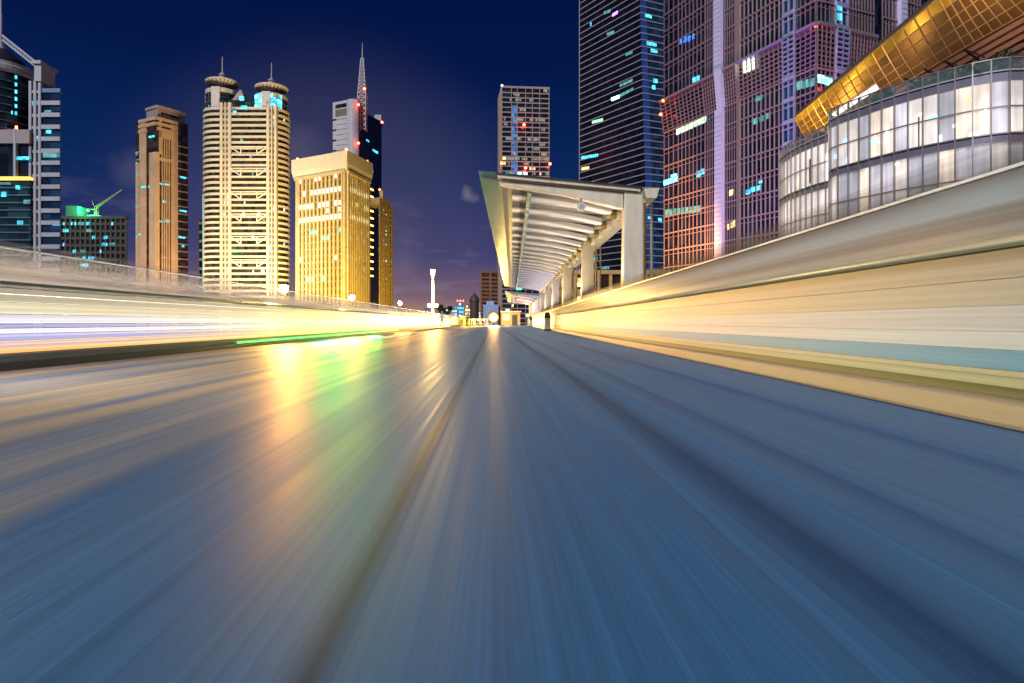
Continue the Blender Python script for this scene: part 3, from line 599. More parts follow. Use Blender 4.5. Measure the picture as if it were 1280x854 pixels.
# recessed lower part with a stone frame
fr_ = Face(pt(-20, D-1.2), pt(38, D-1.2), GZ, 80)
fr_.slab(MB(), 0, 1, zz(181, D), zz(164, D), -8, .4).build('stone_beam', mat('rose_stone', (.42, .33, .32), .6), ta)
fr_.slab(MB(), 0, .999, zz(222, D), zz(181.2, D), -8, -.6).build('dark_recess', dark_glass, ta)
fr_.slab(MB(), fr_.u(18), fr_.u(21), zz(222, D), zz(163, D), -.58, .5).build('pier', wstone, ta)
fr_.slab(MB(), 0, 1, zz(226, D), zz(222.4, D), -8, .5).build('amber_cornice', emit('amber_cornice_light', (1, .5, .1), .8), ta)
fr_.slab(MB(), 0, 1, GZ, zz(226.3, D), -8, -.3).build('lower_curtain_wall', glassy('teal_curtain_glass', (.008, .018, .02), (.03, .10, .11)), ta)
bands(ta, fr_, zz(320, D), zz(228, D), 2.2, .4, -.3, .1, mat('blue_grey_metal', (.12, .18, .26), .35, .6), name='floor_band')
fd = Face(pt(0, D-1.0), pt(36, D+3.0), GZ, 90)
lit(ta, fd, [(18.5, 21.5, 95+i*9, 99+i*9) for i in range(6)]+[(14, 16, 139, 143)], CY, .5)
lit(ta, fd, [(19, 22, 158, 163)], RED, .5)
lit(ta, fr_, [(2, 8, 240, 246), (20, 25, 232, 237), (22, 29, 276, 281), (20, 36, 196, 200)], CY, .2)
lit(ta, fr_, [(1, 14, 228, 231), (30, 38, 250, 255)], TE, .2)
lit(ta, f1, [(45, 49, 126, 131), (39, 44, 127, 132), (46, 50, 170, 175)], CY, .2)
lit(ta, f2, [(56, 64, 138, 142), (54, 75, 186, 197)], TE, .2); lit(ta, f2, [(66, 75, 276, 282), (58, 64, 163, 167)], CY, .2)
# roof antenna mast on the striped slab is not shown; keep the slab plain

# ---- B: low block under a crane
D = 270.
tb = thing('office_block', ((pt(76, D).x+pt(158, D).x)/2, D, GZ), 'low brown office block with cyan windows below the crane', 'building')
A0, A1 = pt(70, D), pt(158, D); zt = zz(274, D)
MB().prism(rect_from(A0, A1, 20), GZ, zt).build('office_body', brown_glass, tb)
f = Face(A0, A1, GZ, zt); bm_ = mat('dark_brown_concrete', (.085, .065, .05), .7, 0, .2, .3)
bands(tb, f, GZ+.5, zt, 3.0, 1.1, -.1, .4, bm_); piers(tb, f, [i/14 for i in range(15)], .7, GZ, zt, -.1, .5, bm_)
f.slab(MB(), 0, 1, zt, zt+1.3, -2, .6).build('parapet', bm_, tb)
lit_grid(tb, f, 28, 17, GZ+1, zt-.5, .09, [CY, CY, CY, TE], .08, .85, o=.6, fill=(.6, .45))
PB = pt(86, D)
MB().box(PB.x-2.6, PB.x+2.4, D+2, D+9, zt+1.3, zt+6).build('plant_room', mat('green_lit_plant_room', (.05, .20, .10), .7), tb)
x = pt(113, D).x
tc_ = thing('tower_crane', (x, D+4, zt+1.3), 'small yellow tower crane with raised jib on the low brown block', 'crane')
cm = mat('crane_yellow_steel', (.40, .30, .10), .5)
mb = MB()
zc = zt+1.3
for sx_ in (-.5, .5):
    for sy in (-.5, .5): mb.bar((x+sx_, D+4+sy, zc), (x+sx_, D+4+sy, zc+4.2), .22)
for i in range(4):
    mb.bar((x-.5, D+3.5, zc+i), (x+.5, D+3.5, zc+i+1), .14)
mb.build('mast', cm, tc_)
mb = MB(); j0 = Vector((x-.2, D+4, zc+3.8)); j1 = Vector((*(pt(146, D)), zz(235, D))); j1.y = D+4; u = Vector((-.4, 0, .7))
mb.bar(j0, j1, .28); mb.bar(j0+u, j1+u*.3, .22)
for i in range(9): mb.bar(j0.lerp(j1, i/9)+u*(1-.7*i/9)*(i % 2), j0.lerp(j1, (i+1)/9)+u*(1-.7*(i+1)/9)*((i+1) % 2), .14)
mb.build('jib', cm, tc_)
MB().bar((x-3.6, D+4, zc+3.6), (x+.3, D+4, zc+3.4), .5, .35).build('counter_jib', cm, tc_)
MB().box(x-3.8, x-2.4, D+3.4, D+4.6, zc+2.4, zc+3.7).build('counterweight', bm_, tc_)
MB().bar((x-.2, D+4, zc+3.6), (x-1.8, D+4, zc+7), .18).build('a_frame', cm, tc_)
lr = MB().lathe((x, D+4, zc+.02), [(3.4, 0), (3.4, .5), (3.0, .5), (3.0, 0)], 24).build('lamp_ring', emit('green_ring_light', (.05, 1, .35), 2.5))
tag(lr, 'green glowing lamp ring on the roof around the crane mast', 'lamp')
lamp('POINT', (x-3, D-2, zc+3), 1800, (.1, 1, .4), .5)
lamp('POINT', (PB.x+4.5, D+3, zc+3), 1500, (.1, 1, .5), .5)

# ---- C: tan stepped tower
D = 380.
C = pt(196, D); Rr = pt(235, 396); Lf = pt(170, 389)
tcn = thing('stone_tower', (C.x, C.y+12, GZ), 'slim tan stone tower with dark vertical slots and stepped crown, left of the twin-disc tower', 'tower')
tan = mat('tan_stone', (.44, .30, .19), .6, 0, .22, .12)
zs = zz(158, D)
back = [Rr+(Lf-C), ]
MB().prism([C, Rr, Rr+(Lf-C), Lf], GZ, zs+6).build('tower_body', brown_glass, tcn)
fl_, fr_ = Face(Lf, C, GZ, zs+6), Face(C, Rr, GZ, zs+6)
def block(face, p0, p1, y0, y1, o=.5, m=tan, name='stone_pier', o0=-.2):
    u0, u1 = face.u(p0), face.u(p1); za = GZ if y1 is None else zz(y1, face.a.y if face is fr_ else face.b.y)
    zb = zz(y0, face.a.y if face is fr_ else face.b.y)
    return part(tcn, name, face.slab(MB(), u0, u1, za, zb, o0, o), m)
block(fl_, 175, 183, 146, None); block(fl_, 188, 195.9, 190, None, .9); block(fl_, 170, 174, 200, None, .3)
block(fr_, 196, 198.5, 190, None, .9); block(fr_, 198.6, 201.2, 146, 192, .8); 
block(fr_, 213.5, 221.5, 151, None, .8)
for p in (201.6, 204.4, 207.2, 210.2): block(fr_, p, p+1.5, 170, None, .6)
block(fr_, 198.6, 213.4, 200, 196, .75, name='stone_band')
for yb in (146, 152.5, 159):
    block(fr_, 196.2, 221.5, yb, yb+3.6, 1.0, name='stone_band'); block(fl_, 174.5, 195.8, yb, yb+3.6, 1.0, name='stone_band') if yb < 155 else block(fl_, 174.5, 184, yb, yb+3.6, 1.0, name='stone_band')
block(fr_, 198.6, 213.4, 162.7, 171, .8, name='stone_band')
bands(tcn, fr_, GZ, zs-4, 4.6, .7, -.1, .3, tan, fr_.u(222), .99, name='floor_band')
bands(tcn, fr_, GZ, zs-12, 23, .6, -.1, .7, tan, fr_.u(201.4), fr_.u(212), name='stone_band')
bands(tcn, fl_, GZ, zs-10, 4.6, .7, -.1, .25, tan, 0.02, fl_.u(174.5), name='floor_band')
# crown box
f3 = Face(pt(183, 389), pt(197, 383), GZ, 150); f4 = Face(pt(197, 383), pt(231, 397), GZ, 150)
rose = mat('rose_grey_stone', (.33, .25, .24), .6, 0, .12, .25)
q0, q1, q2 = f3.a, f3.b, f4.b
MB().prism([q1, q2, q2+(q0-q1), q0], zs+6, zz(132, 383)).build('crown_block', rose, tcn)
f4.slab(MB(), -.02, 1.02, zz(135, 383), zz(131.5, 383), -.3, .7).build('crown_cornice', rose, tcn); f3.slab(MB(), -.02, 1.0, zz(135, 383), zz(131.5, 383), -.3, .7).build('crown_cornice', rose, tcn)
f4.slab(MB(), .12, .8, zz(142, 383), zz(139, 383), -.1, .1).build('louvre_slot', dark_glass, tcn)
lit(tcn, fr_, [(199, 205, 229, 231), (206, 212, 230, 232), (202, 207, 251, 253.5), (207, 212, 275, 278), (198, 204, 276, 278), (224, 233, 263, 265), (223, 231, 296, 298), (225, 232, 221, 223), (227, 230, 306, 309)], CY, .5)
lit(tcn, fl_, [(187, 190, 232, 235), (178, 183, 233, 235), (187, 193, 170, 172), (174, 177, 292, 294)], CY, .7)
lit(tcn, fl_, [(170.5, 172, 190+i*13, 194+i*13) for i in range(9)], TE, .5)

# ---- D: tower with twin discs
D = 350.
yc = D+9.4; xl, xr = pt(278, yc).x, pt(339.5, yc).x; rl, rr_ = 9.3, 9.3
td = thing('twin_disc_tower', ((xl+xr)/2, yc, GZ), 'cream banded tower crowned by two disc roofs with spires', 'tower')
crm = mat('cream_stone', (.60, .52, .40), .55, 0, .20, .12)
gd = glassy('green_brown_glass', (.010, .014, .012), (.07, .065, .04), (2, 2, 3.1))
def stadium(o, y_front=None):
    pts = []
    for i in range(13): a = math.pi/2+math.pi*i/12; pts.append((xl+(rl+o)*math.cos(a), yc+(rl+o)*math.sin(a)))
    for i in range(13): a = -math.pi/2+math.pi*i/12; pts.append((xr+(rr_+o)*math.cos(a), yc+(rr_+o)*math.sin(a)))
    return pts
zr = zz(137, D)
MB().prism(stadium(0), GZ, zr).build('tower_body', gd, td)
z = GZ+2; k = 0
FH = 3.12
z = zr-38*FH
while z < zr-.5:
    part(td, 'floor_band', MB().prism(stadium(.75), z, z+1.25), crm); z += FH
MB().prism(stadium(.5), zr, zr+1.3).build('parapet', crm, td)
fc = Face((pt(256, D).x, D), (pt(361, D).x, D), GZ, zr)
for a, b in ((276, 279), (281.8, 283.2), (286, 289.4), (334, 337.2), (339.6, 341), (343.6, 346.5)):
    part(td, 'pier', fc.slab(MB(), fc.u(a), fc.u(b), GZ, zz(129 if a < 300 else 131, D), -1.5, 1.35), crm)
mb = MB()
for yy in (189, 216, 245, 273, 301, 330):
    mb = MB(); zt, zb = zz(yy-4, D), zz(yy+4.5, D); yv = D-1.0
    X = lambda px: pt(px, D).x
    mb.bar((X(290), yv, zt), (X(302), yv, zb), .55); mb.bar((X(334), yv, zt), (X(322), yv, zb), .55)
    mb.bar((X(302), yv, zt+.3), (X(302), yv, zb-.3), .5); mb.bar((X(322), yv, zt+.3), (X(322), yv, zb-.3), .5)
    mb.bar((X(289.5), yv, zt+.4), (X(334), yv, zt+.4), .5); mb.bar((X(289.5), yv, zb-.4), (X(334), yv, zb-.4), .5)
    part(td, 'truss', mb, mat('white_truss', (.75, .68, .55), .5))
wt = mat('white_disc_concrete', (.52, .46, .44), .5)
for cxx, ytop, ydisc, ytip, lo_, hi_, cyl_lit in ((xl, 108, 99, 62, 262, 300, 0), (xr, 114, 106, 70, 319, 360, 1)):
    px0 = VX+cxx/D*F
    zdr = zz(ytop, D); r = 8.6
    MB().lathe((cxx, yc, zr+.2), [(r, 0), (r, zdr-zr-.2)], 32).build('crown_drum', gd, td, smooth=True)
    for i in range(4):
        part(td, 'crown_ring', MB().lathe((cxx, yc, zr+2+i*2.6), [(r-.3, 0), (r+.3, 0), (r+.3, .35), (r-.3, .35)], 32), mat('blue_grey_metal', (.12, .18, .26), .35, .6))
    MB().lathe((cxx, yc, zdr-2.6), [(r+.1, 0), (r+.25, .2), (r+.25, 2.4), (r-1.5, 3.2), (3, 3.6)], 32).build('crown_cap', wt, td)
    MB().box(cxx-2.3, cxx+2.3, yc-r-.6, yc-r+1, zr, zdr+.1).build('crown_pier', wt, td)
    zdk = zz(ydisc, D)
    MB().lathe((cxx, yc, zdr+.8), [(3.0, 0), (2.2, zdk-zdr-1.6)], 20).build('disc_neck', wt, td)
    MB().lathe((cxx, yc, zdk-1.2), [(2.2, 0), (8.4, 1.9), (9.0, 2.2), (9.0, 2.8), (8.4, 3.0), (7.8, 2.5), (2.0, 1.9)], 40).build('disc_roof', wt, td, smooth=False)
    for a in range(24):
        an = a*math.pi/12
        part(td, 'disc_rib', MB().bar((cxx+2.4*math.cos(an), yc+2.4*math.sin(an), zdk-1.2), (cxx+8.6*math.cos(an), yc+8.6*math.sin(an), zdk+.7), .35, .5), mat('dark_disc_rib', (.07, .06, .055), .6))
    for i in range(4):
        part(td, 'spire_ring', MB().lathe((cxx, yc, zdk+1.6+i*1.3), [(1.0, 0), (1.9, .1), (1.9, .6), (1.0, .7)], 16), wt)
    MB().tube((cxx, yc, zdk+.8), (cxx, yc, zdk+7.4), 1.0, .7).build('spire_base', wt, td)
    MB().tube((cxx, yc, zdk+7.4), (cxx, yc, zz(ytip, D)), .38, .18).build('spire', wt, td)
# link between crowns
MB().box(xl, xr, yc-6, yc+6, zr+.3, zr+7).build('crown_link', gd, td)
MB().hexa([(xl+8, yc-6.5, zr+6.2), (xl+15, yc-6.5, zr+6.2), (xl+15, yc, zr+6.2), (xl+8, yc, zr+6.2), (xl+12, yc-6, zr+12), (xl+13, yc-6, zr+12), (xl+13, yc, zr+12), (xl+12, yc, zr+12)]).build('roof_fin', mat('rose_grey_stone', (.33, .25, .24), .6), td)
fcn = Face((pt(256, D).x, D-.75), (pt(361, D).x, D-.75), GZ, zr+30)
fcr = Face((xr-7.2, yc-6.0), (xr-2.4, yc-8.75), GZ, 170); fcr2 = Face((xr+2.4, yc-8.75), (xr+7.6, yc-5.0), GZ, 170)
for fx, n in ((fcr, 2), (fcr2, 2)):
    for i in range(n):
        for j in range(3): part(td, 'lit_window', fx.slab(MB(), i/n+.03, (i+1)/n-.03, zr+1.5+j*2.7, zr+3.8+j*2.7, -.1, .12), CY if (i+j) % 2 else emit('bright_cyan_window', (.12, .8, 1), 2.0, (.8, .8, 1.2), .4))
lit(td, fcn, [(300, 305, 121, 126), (302, 309, 133, 136), (292, 296, 139, 141)], CY, 1.2)
fs = Face((xl-8.9, yc-3.4), (xl-1.5, yc-9.5), GZ, zr+20); fs2 = Face((xr+3.4, yc-9.0), (xr+9.0, yc-3.0), GZ, zr)
fs3 = Face((xl-8.2, yc-3.0), (xl-3, yc-8.4), GZ, 170)
part(td, 'lit_window', fs3.slab(MB(), .1, .85, zr+1.2, zr+3, .2, .4), CY); part(td, 'lit_window', fs3.slab(MB(), .02, .8, zr+5, zr+10.5, -.1, .3), mat('rose_grey_stone', (.33, .25, .24), .6))
for j, (fx, kz, u0, u1, m) in enumerate(((fs, 1, .1, .75, CY), (fs, 2, .1, .6, CY), (fs, 0, .3, .8, CY), (fs, 18, .1, .8, CY), (fs, 27, .1, .5, WH), (fs2, 1, .1, .9, WA), (fs2, 2, .1, .5, CY), (fs2, 17, .1, .9, WH), (fs2, 23, .5, .9, CY))):
    za = zr-(kz+1)*FH+1.35; part(td, 'lit_window', fx.slab(MB(), u0, u1, za, za+1.5, -.2, .35), m)
for i in range(46):
    kz = random.randint(3, 36); a = random.choice([random.uniform(290, 330), random.uniform(279, 281), random.uniform(283.3, 285), random.uniform(337.3, 339)])
    za = zr-(kz+1)*FH+1.4; wpx = random.uniform(1.2, 4) if 289 < a < 331 else 1.6
    if a+wpx > 333.5 and a < 334: continue
    part(td, 'lit_window', fc.slab(MB(), fc.u(a), fc.u(a+wpx), za, za+1.4, -.3, .25), random.choice([CY, DM, DM, WH, TE]))
# slim glass slab behind
ts = thing('glass_slab_tower', (pt(252, 420).x, 422, GZ), 'thin pale green glass slab tower peeking out behind the twin-disc tower', 'tower')
f = Face(pt(249, 420), pt(262, 420), GZ, zz(243, 420))
MB().prism(rect_from(f.a, f.b, 8), GZ, zz(275, 420)).build('tower_body', dark_glass, ts)
f.slab(MB(), f.u(253.5), f.u(257.5), GZ, zz(243, 420), -6, .6).build('green_fin', emit('mint_fin_light', (.25, .75, .62), .35), ts)
bands(ts, f, GZ, zz(276, 420), 6, 1.6, -.1, .5, wstone)

# ---- E: square golden tower
D = 330.
C = pt(433, D); Lf = pt(370, 349); Rr = pt(461, 355)
te = thing('golden_tower', (C.x, C.y+16, GZ), 'square golden floodlit tower with closely ribbed walls and plain cream crown', 'tower')
gold = mat('golden_stone', (.52, .42, .22), .55, 0, .22, .12); pale = mat('cream_crown_stone', (.66, .58, .42), .55, 0, .07, .25)
zt = zz(214, D); ztop_ = zz(189, D); zk = zz(205, D)
MB().prism([C, Rr, Rr+(Lf-C), Lf], GZ, zt+2).build('tower_body', glassy('amber_brown_glass', (.014, .012, .008), (.06, .045, .025), (1.6, 1.6, 3.4)), te)
fl_, fr_ = Face(Lf, C, GZ, zt), Face(C, Rr, GZ, zt)
for f, n in ((fl_, 11), (fr_, 11)):
    piers(te, f, [.03]+[.07+.86*i/n for i in range(n+1)]+[.975], 1.1, GZ, zt, -.1, .9, gold)
    bands(te, f, GZ, zt, 3.55, 1.0, -.1, .22, mat('brown_spandrel', (.19, .145, .075), .5))
    f.slab(MB(), .0, 1.0, zt-1.0, zt+.5, -1, 1.5).build('frieze', gold, te)
# crown: tapered cornice then parapet
nL, nR = fl_.n, fr_.n
def ring(o): return [C+(nL+nR)*o, Rr+nR*o+(Rr-C).normalized()*o, Rr+(Lf-C)+((Rr-C).normalized()+(Lf-C).normalized())*o, Lf+nL*o+(Lf-C).normalized()*o]
MB().prism(ring(1.0), zt+.5, zk, ring(1.7)).build('cornice', pale, te)
MB().prism(ring(1.7), zk, ztop_).build('crown_parapet', pale, te)
for px_, pyy, dd in ((372, 199, 348), (433, 187, 328), (459, 202, 352)):
    q = pt(px_, dd); part(te, 'beacon', MB().lathe((q.x, q.y, zz(pyy, dd)), [(.1, -.7), (.7, -.3), (.7, .3), (.1, .7)], 10), RED)
def rowlit(f, z, us, n, m, prob):
    for i in range(n):
        if random.random() < prob: u = .07+.86*(i+.5)/n; part(te, 'lit_window', f.slab(MB(), u-.30/n*.86, u+.30/n*.86, z+1.25, z+3.45, .0, .25), m)
for yy, pr in ((241, .9), (255, .75), (279, 1), (292, .2), (305, .15), (226, .35), (267, .12), (330, .1), (350, .12)):
    for f, n in ((fl_, 11), (fr_, 11)):
        zf = GZ+round((zz(yy, D)-GZ)/3.55)*3.55
        rowlit(f, zf, None, n, emit('bright_office_window', (.85, 1, .95), 2.0, (1.2, 1.2, 1.2), .4) if pr > .5 else random.choice([WH, CY]), pr)
lit(te, fr_, [(437, 440, 224, 230), (442, 445, 225, 231), (447, 449.5, 237, 241), (452, 454, 246, 250), (452, 455, 335, 340)], WH, .3)

# ---- F: bank tower with lattice spire
D = 480.
tf = thing('spire_tower', (pt(446, D).x, D+15, GZ), 'white slab tower with dark raked glass wing and lattice spire behind the golden tower', 'tower')
wsl = mat('white_panel_cladding', (.50, .46, .50), .5, 0, .08, .2)
a0, a1, a2 = pt(416, D+6), pt(434, D), pt(448, D-1)
f1 = Face(a0, a1, GZ, zz(125, D)); f2 = Face(a1, a2, GZ, zz(124, D))
MB().prism([a0, a1, a1+Vector((4, 20)), a0+Vector((4, 20))], GZ, zz(125, D)).build('panel_wing', wsl, tf)
m_ = MB(); pts = []
for i in range(9):
    a = -math.pi*.75+i*math.pi*.5/8; pts.append((pt(441, D).x+5.9*math.cos(a)*1.0, D+4.2+5.9*math.sin(a)))
m_.prism(pts+[(pts[-1][0], D+24), (pts[0][0], D+24)], GZ, zz(124.5, D)).build('rounded_wing', wsl, tf, smooth=False)
bands(tf, f1, zz(200, D), zz(146, D), 3.9, .5, -.2, .12, mat('grey_joint', (.25, .22, .22), .6), .25, .98, name='panel_joint')
bands(tf, f1, zz(200, D), zz(146, D), 7.8, .9, -.2, .4, dark_glass, .0, .25, name='balcony_slot')
f1.slab(MB(), .18, .97, zz(133.5, D), zz(128.5, D), -.5, .06).build('dark_slot', dark_glass, tf); f1.slab(MB(), .18, .97, zz(144, D), zz(135, D), -.5, .06).build('brown_slot', mat('brown_concrete', (.17, .13, .10), .7), tf)
b0, b1 = pt(448, D+2), pt(477, D+40)
wg = MB(); bq = [b0, b1, b1+Vector((-25, 10)), b0+Vector((-10, 25))]
zA, zB, = zz(137, D+2), zz(152, D+40)
wg.v += [(p[0], p[1], GZ) for p in bq]+[(b0.x, b0.y, zA), (b1.x, b1.y, zB), (bq[2].x, bq[2].y, zB), (bq[3].x, bq[3].y, zA)]
wg.f += [(3, 2, 1, 0), (4, 5, 6, 7), (0, 1, 5, 4), (1, 2, 6, 5), (2, 3, 7, 6), (3, 0, 4, 7)]
wg.build('raked_wing', glassy('olive_curtain_glass', (.012, .014, .010), (.04, .04, .025)), tf)
f3 = Face(b0, b1, GZ, zB)
bands(tf, f3, GZ+2, zB-3, 3.6, .35, -.05, .15, mat('olive_metal', (.09, .085, .06), .5, .3))
for i in range(4):
    u = .05+i*.1; f3.slab(MB(), u, u+.035, zB-18+i*2, zA+3-i*4, -.5, .5).build('roof_fin', wsl, tf)
MB().box(b1.x-6, b1.x-.5, b1.y+1, b1.y+8, zB-2, zz(143, D+40)).build('plant_room', wsl, tf)
lit(tf, f3, [(466, 472, 188, 191), (462, 466, 212, 215), (458, 461, 175, 177)], CY, .3)
lit(tf, f3, [(462.5, 466.5, 236+i*9, 238+i*9) for i in range(13)], AMB, .3, 'amber_strip')
f3.slab(MB(), f3.u(457), f3.u(460.5), GZ, zz(245, D), 0, .8).build('cyan_fin', emit('cyan_fin_light', (.35, .75, .75), .5, (3, 3, 2.2), .2), tf)
# lattice spire
sx0 = pt(453, D+8); mb = MB()
def lattice(mb, z0, z1, w0, w1, n, th):
    for i in range(n):
        za, zb = z0+(z1-z0)*i/n, z0+(z1-z0)*(i+1)/n; wa, wb = w0+(w1-w0)*i/n, w0+(w1-w0)*(i+1)/n
        cs = [(-1, -1), (1, -1), (1, 1), (-1, 1)]
        for j in range(4):
            c, d = cs[j], cs[(j+1) % 4]
            A = lambda q, w_, z_: (sx0.x+q[0]*w_, sx0.y+q[1]*w_, z_)
            mb.bar(A(c, wa, za), A(c, wb, zb), th*1.5); mb.bar(A(c, wa, za), A(d, wb, zb), th); mb.bar(A(d, wa, za), A(c, wb, zb), th); mb.bar(A(c, wb, zb), A(d, wb, zb), th)
lattice(mb, zz(160, D), zz(112, D), 3.0, 3.0, 7, .45); lattice(mb, zz(112, D), zz(68, D), 2.8, 1.0, 9, .38)
mb.tube((sx0.x, sx0.y, zz(68, D)), (sx0.x, sx0.y, zz(48, D)), .55, .2)
mb.build('lattice_spire', wsl, tf)
for px_, pyy in ((455.5, 111), (448, 131), (477.5, 153), (448, 179)):
    q = pt(px_, D-3); part(tf, 'beacon', MB().lathe((q.x, q.y, zz(pyy, D-3)), [(.1, -.9), (.9, -.4), (.9, .4), (.1, .9)], 10), RED)

# ---- G: slim golden tower
D = 430.
C = pt(474, D); Rr = pt(490.5, D+16)
tg = thing('slim_tower', (pt(482, D).x, D+12, GZ), 'slim golden tower with small square windows, rightmost of the left-hand towers', 'tower')
zt = zz(255, D)
MB().prism(rect_from(C, Rr, 14), GZ, zt).build('tower_body', brown_glass, tg)
f = Face(C, Rr, GZ, zt); gs = mat('ochre_stone', (.46, .34, .13), .6, 0, .12, .3)
piers(tg, f, [.04, .22, .38, .58, .74, .96], 1.9, GZ, zt, -.1, .5, gs); bands(tg, f, GZ, zt, 3.4, 1.4, -.1, .4, gs)
f.slab(MB(), 0, .85, zt, zz(247, D), -12, .3).build('crown_block', gs, tg)
MB().box(C.x-.2, C.x+2.2, D+2, D+5, zz(247, D), zz(238, D)).build('stair_tower', gs, tg)
lit_grid(tg, f, 3, 26, GZ+25, zt-2, .16, [CY, WH, WA], .12, .9, o=.2, fill=(.5, .5))
q = pt(474.5, D+3); MB().lathe((q.x, q.y, zz(236, D)), [(.1, -.7), (.7, -.3), (.7, .3), (.1, .7)], 10).build('beacon', RED, tg)

# ---- H: centre tower
D = 300.
tH = thing('office_tower', (pt(655, D).x, D+15, GZ), 'narrow office tower with pale floor lines standing above the canopy', 'tower')
A0, A1 = pt(626.5, D), pt(687, D+2); S0 = pt(623, D+14); zt = zz(110, D)
MB().prism([A0, A1, A1+Vector((2, 26)), S0+Vector((0, 14)), S0], GZ, zt).build('tower_body', dark_glass, tH)
f = Face(A0, A1, GZ, zt); pk = mat('rose_metal', (.48, .36, .36), .45, .2); 
fsd = Face(S0, A0, GZ, zt); fsd.slab(MB(), 0, 1, GZ, zt, -.1, .3).build('side_wall', mat('salmon_stone', (.62, .40, .30), .6), tH)
FHh = 2.3
bands(tH, f, GZ+40*FHh*0, zt, FHh, .55, -.1, .35, pk)
piers(tH, f, [.015, .21, .33, .50, .64, .79, .985], .3, GZ, zt, -.1, .40, pk)
f.slab(MB(), 0, 1, zt-.1, zt+.9, -1.5, .5).build('roof_cornice', pk, tH)
f.slab(MB(), .22, .32, zt-75, zt-8, .02, .12).build('blue_stair_glass', emit('blue_stair_light', (.06, .20, .55), .45, (1.5, 1.5, 1.6), .1), tH)
nz = int((zt-GZ)/FHh)
rows = {nz-3: .12, nz-7: .25, nz-8: .1, nz-11: .5, nz-13: .2, nz-15: .75, nz-16: .15, nz-17: .2, nz-18: .4, nz-19: .3}
lit_grid(tH, f, 24, nz, GZ+.6, GZ+.6+nz*FHh, .05, [WH, WA, WA, DM, DM, TE], 0.01, .99, rows=rows, fill=(.9, .6), o=.2)
for px_, pyy in ((687.5, 205), (657, 210), (627, 204), (655, 156)):
    q = pt(px_, D-1.5); part(tH, 'beacon', MB().lathe((q.x, q.y, zz(pyy, D-1.5)), [(.1, -.6), (.6, -.3), (.6, .3), (.1, .6)], 10), RED if px_ != 627 else AMB)
q = pt(627.5, D-1); MB().lathe((q.x, q.y, zz(108, D)), [(.1, -.6), (.6, -.2), (.6, .2), (.1, .6)], 10).build('roof_lamp', WH, tH)

# ---- I: brown distant block
D = 420.
tI = thing('brown_block', (pt(611, D).x, D+12, GZ), 'plain dark brown block just left of the narrow office tower', 'building')
A0, A1 = pt(601, D), pt(623.5, D+4); zt = zz(341, D)
MB().prism(rect_from(A0, A1, 20), GZ, zt).build('office_body', brown_glass, tI)
f = Face(A0, A1, GZ, zt); bc = mat('red_brown_cladding', (.20, .11, .085), .6)
bands(tI, f, GZ, zt, 2.6, 1.2, -.1, .3, bc); piers(tI, f, [.02, .5, .56, .98], .8, GZ, zt, -.1, .5, bc)
f.slab(MB(), 0, 1, zt, zt+1, -2, .5).build('roof_edge', bc, tI)

# ---- J: black tower with pale floor lines
Dc = 400.
C = pt(812, Dc); Lf = pt(724.5, 456); Rr = C+Vector((50, 20.5))
C2 = pt(800, Dc+4)
tj = thing('dark_glass_tower', (pt(780, 430).x, 430, GZ), 'huge near-black glass tower with fine pale floor lines, rising above the canopy', 'tower')
zt = 300.
lean = 12/403*zt/200
topC = C+(Lf-C).normalized()*12; back = Lf+(Rr-C)
MB().prism([C, Rr, back, Lf], GZ, zt, [topC, Rr+(topC-C), back, Lf]).build('tower_body', glassy('black_curtain_glass', (.004, .005, .008), (.012, .016, .024), rough=.18, spec=.35), tj)
fl_ = Face(Lf, C, GZ, zt, Lf, topC); fr_ = Face(C, Rr, GZ, zt, topC, Rr+(topC-C))
fr_.slab(MB(), 0, 1, GZ, zt, .02, .06).build('blue_face_glass', blue_glass, tj)
lin = mat('lavender_metal_line', (.50, .44, .58), .4, .2); lin2 = mat('blue_metal_line', (.40, .52, .78), .4, .2)
bands(tj, fl_, GZ+2, zt, 4.3, .5, -.05, .25, lin); bands(tj, fr_, GZ+2, zt, 4.3, .55, .0, .35, lin2)
fl_.slab(MB(), -.005, .004, GZ, zt, -.2, .3).build('corner_line', lin, tj)
fr_.slab(MB(), .0, .09, GZ, zt, .07, .15).build('corner_strip', mat('blue_steel', (.04, .12, .42), .35, .3), tj)
def winrow(px0, px1, py0, py1, n, m):
    for i in range(n):
        t0, t1 = i/n, (i+.82)/n; a, b = px0+(px1-px0)*t0, px0+(px1-px0)*t1; y = py0+(py1-py0)*t0
        lit(tj, fl_, [(a, b, y-2.6, y+1)], m, .3)
winrow(769, 780, 123, 119, 5, emit('bright_white_window', (.6, 1, 1), 4)); winrow(780, 800, 118, 108, 7, TE); winrow(781, 799, 105, 97, 9, TE); winrow(742, 757, 153, 149, 6, emit('green_window_light', (.35, .8, .5), .6)); winrow(764, 774, 41, 37, 5, TE); winrow(760, 770, 14, 10, 4, TE); winrow(790, 800, 65, 61, 3, TE)
winrow(772, 780, 16, 11, 4, emit('violet_window_light', (.25, .10, 1), 3)); winrow(727, 750, 198, 194, 8, CY); winrow(727, 738, 212, 210, 4, WA); winrow(740, 742, 30, 29, 1, CY)
winrow(735, 748, 325, 324, 5, CY); winrow(752, 763, 336, 335, 4, TE)
lit(tj, fr_, [(819, 831, 52-4, 52), (824, 832, 57, 61), (818, 826, 12, 16), (826, 831, 95, 100), (824, 828, 103, 108), (814, 818, 270, 273), (827, 831, 272, 276)], CY, .4)

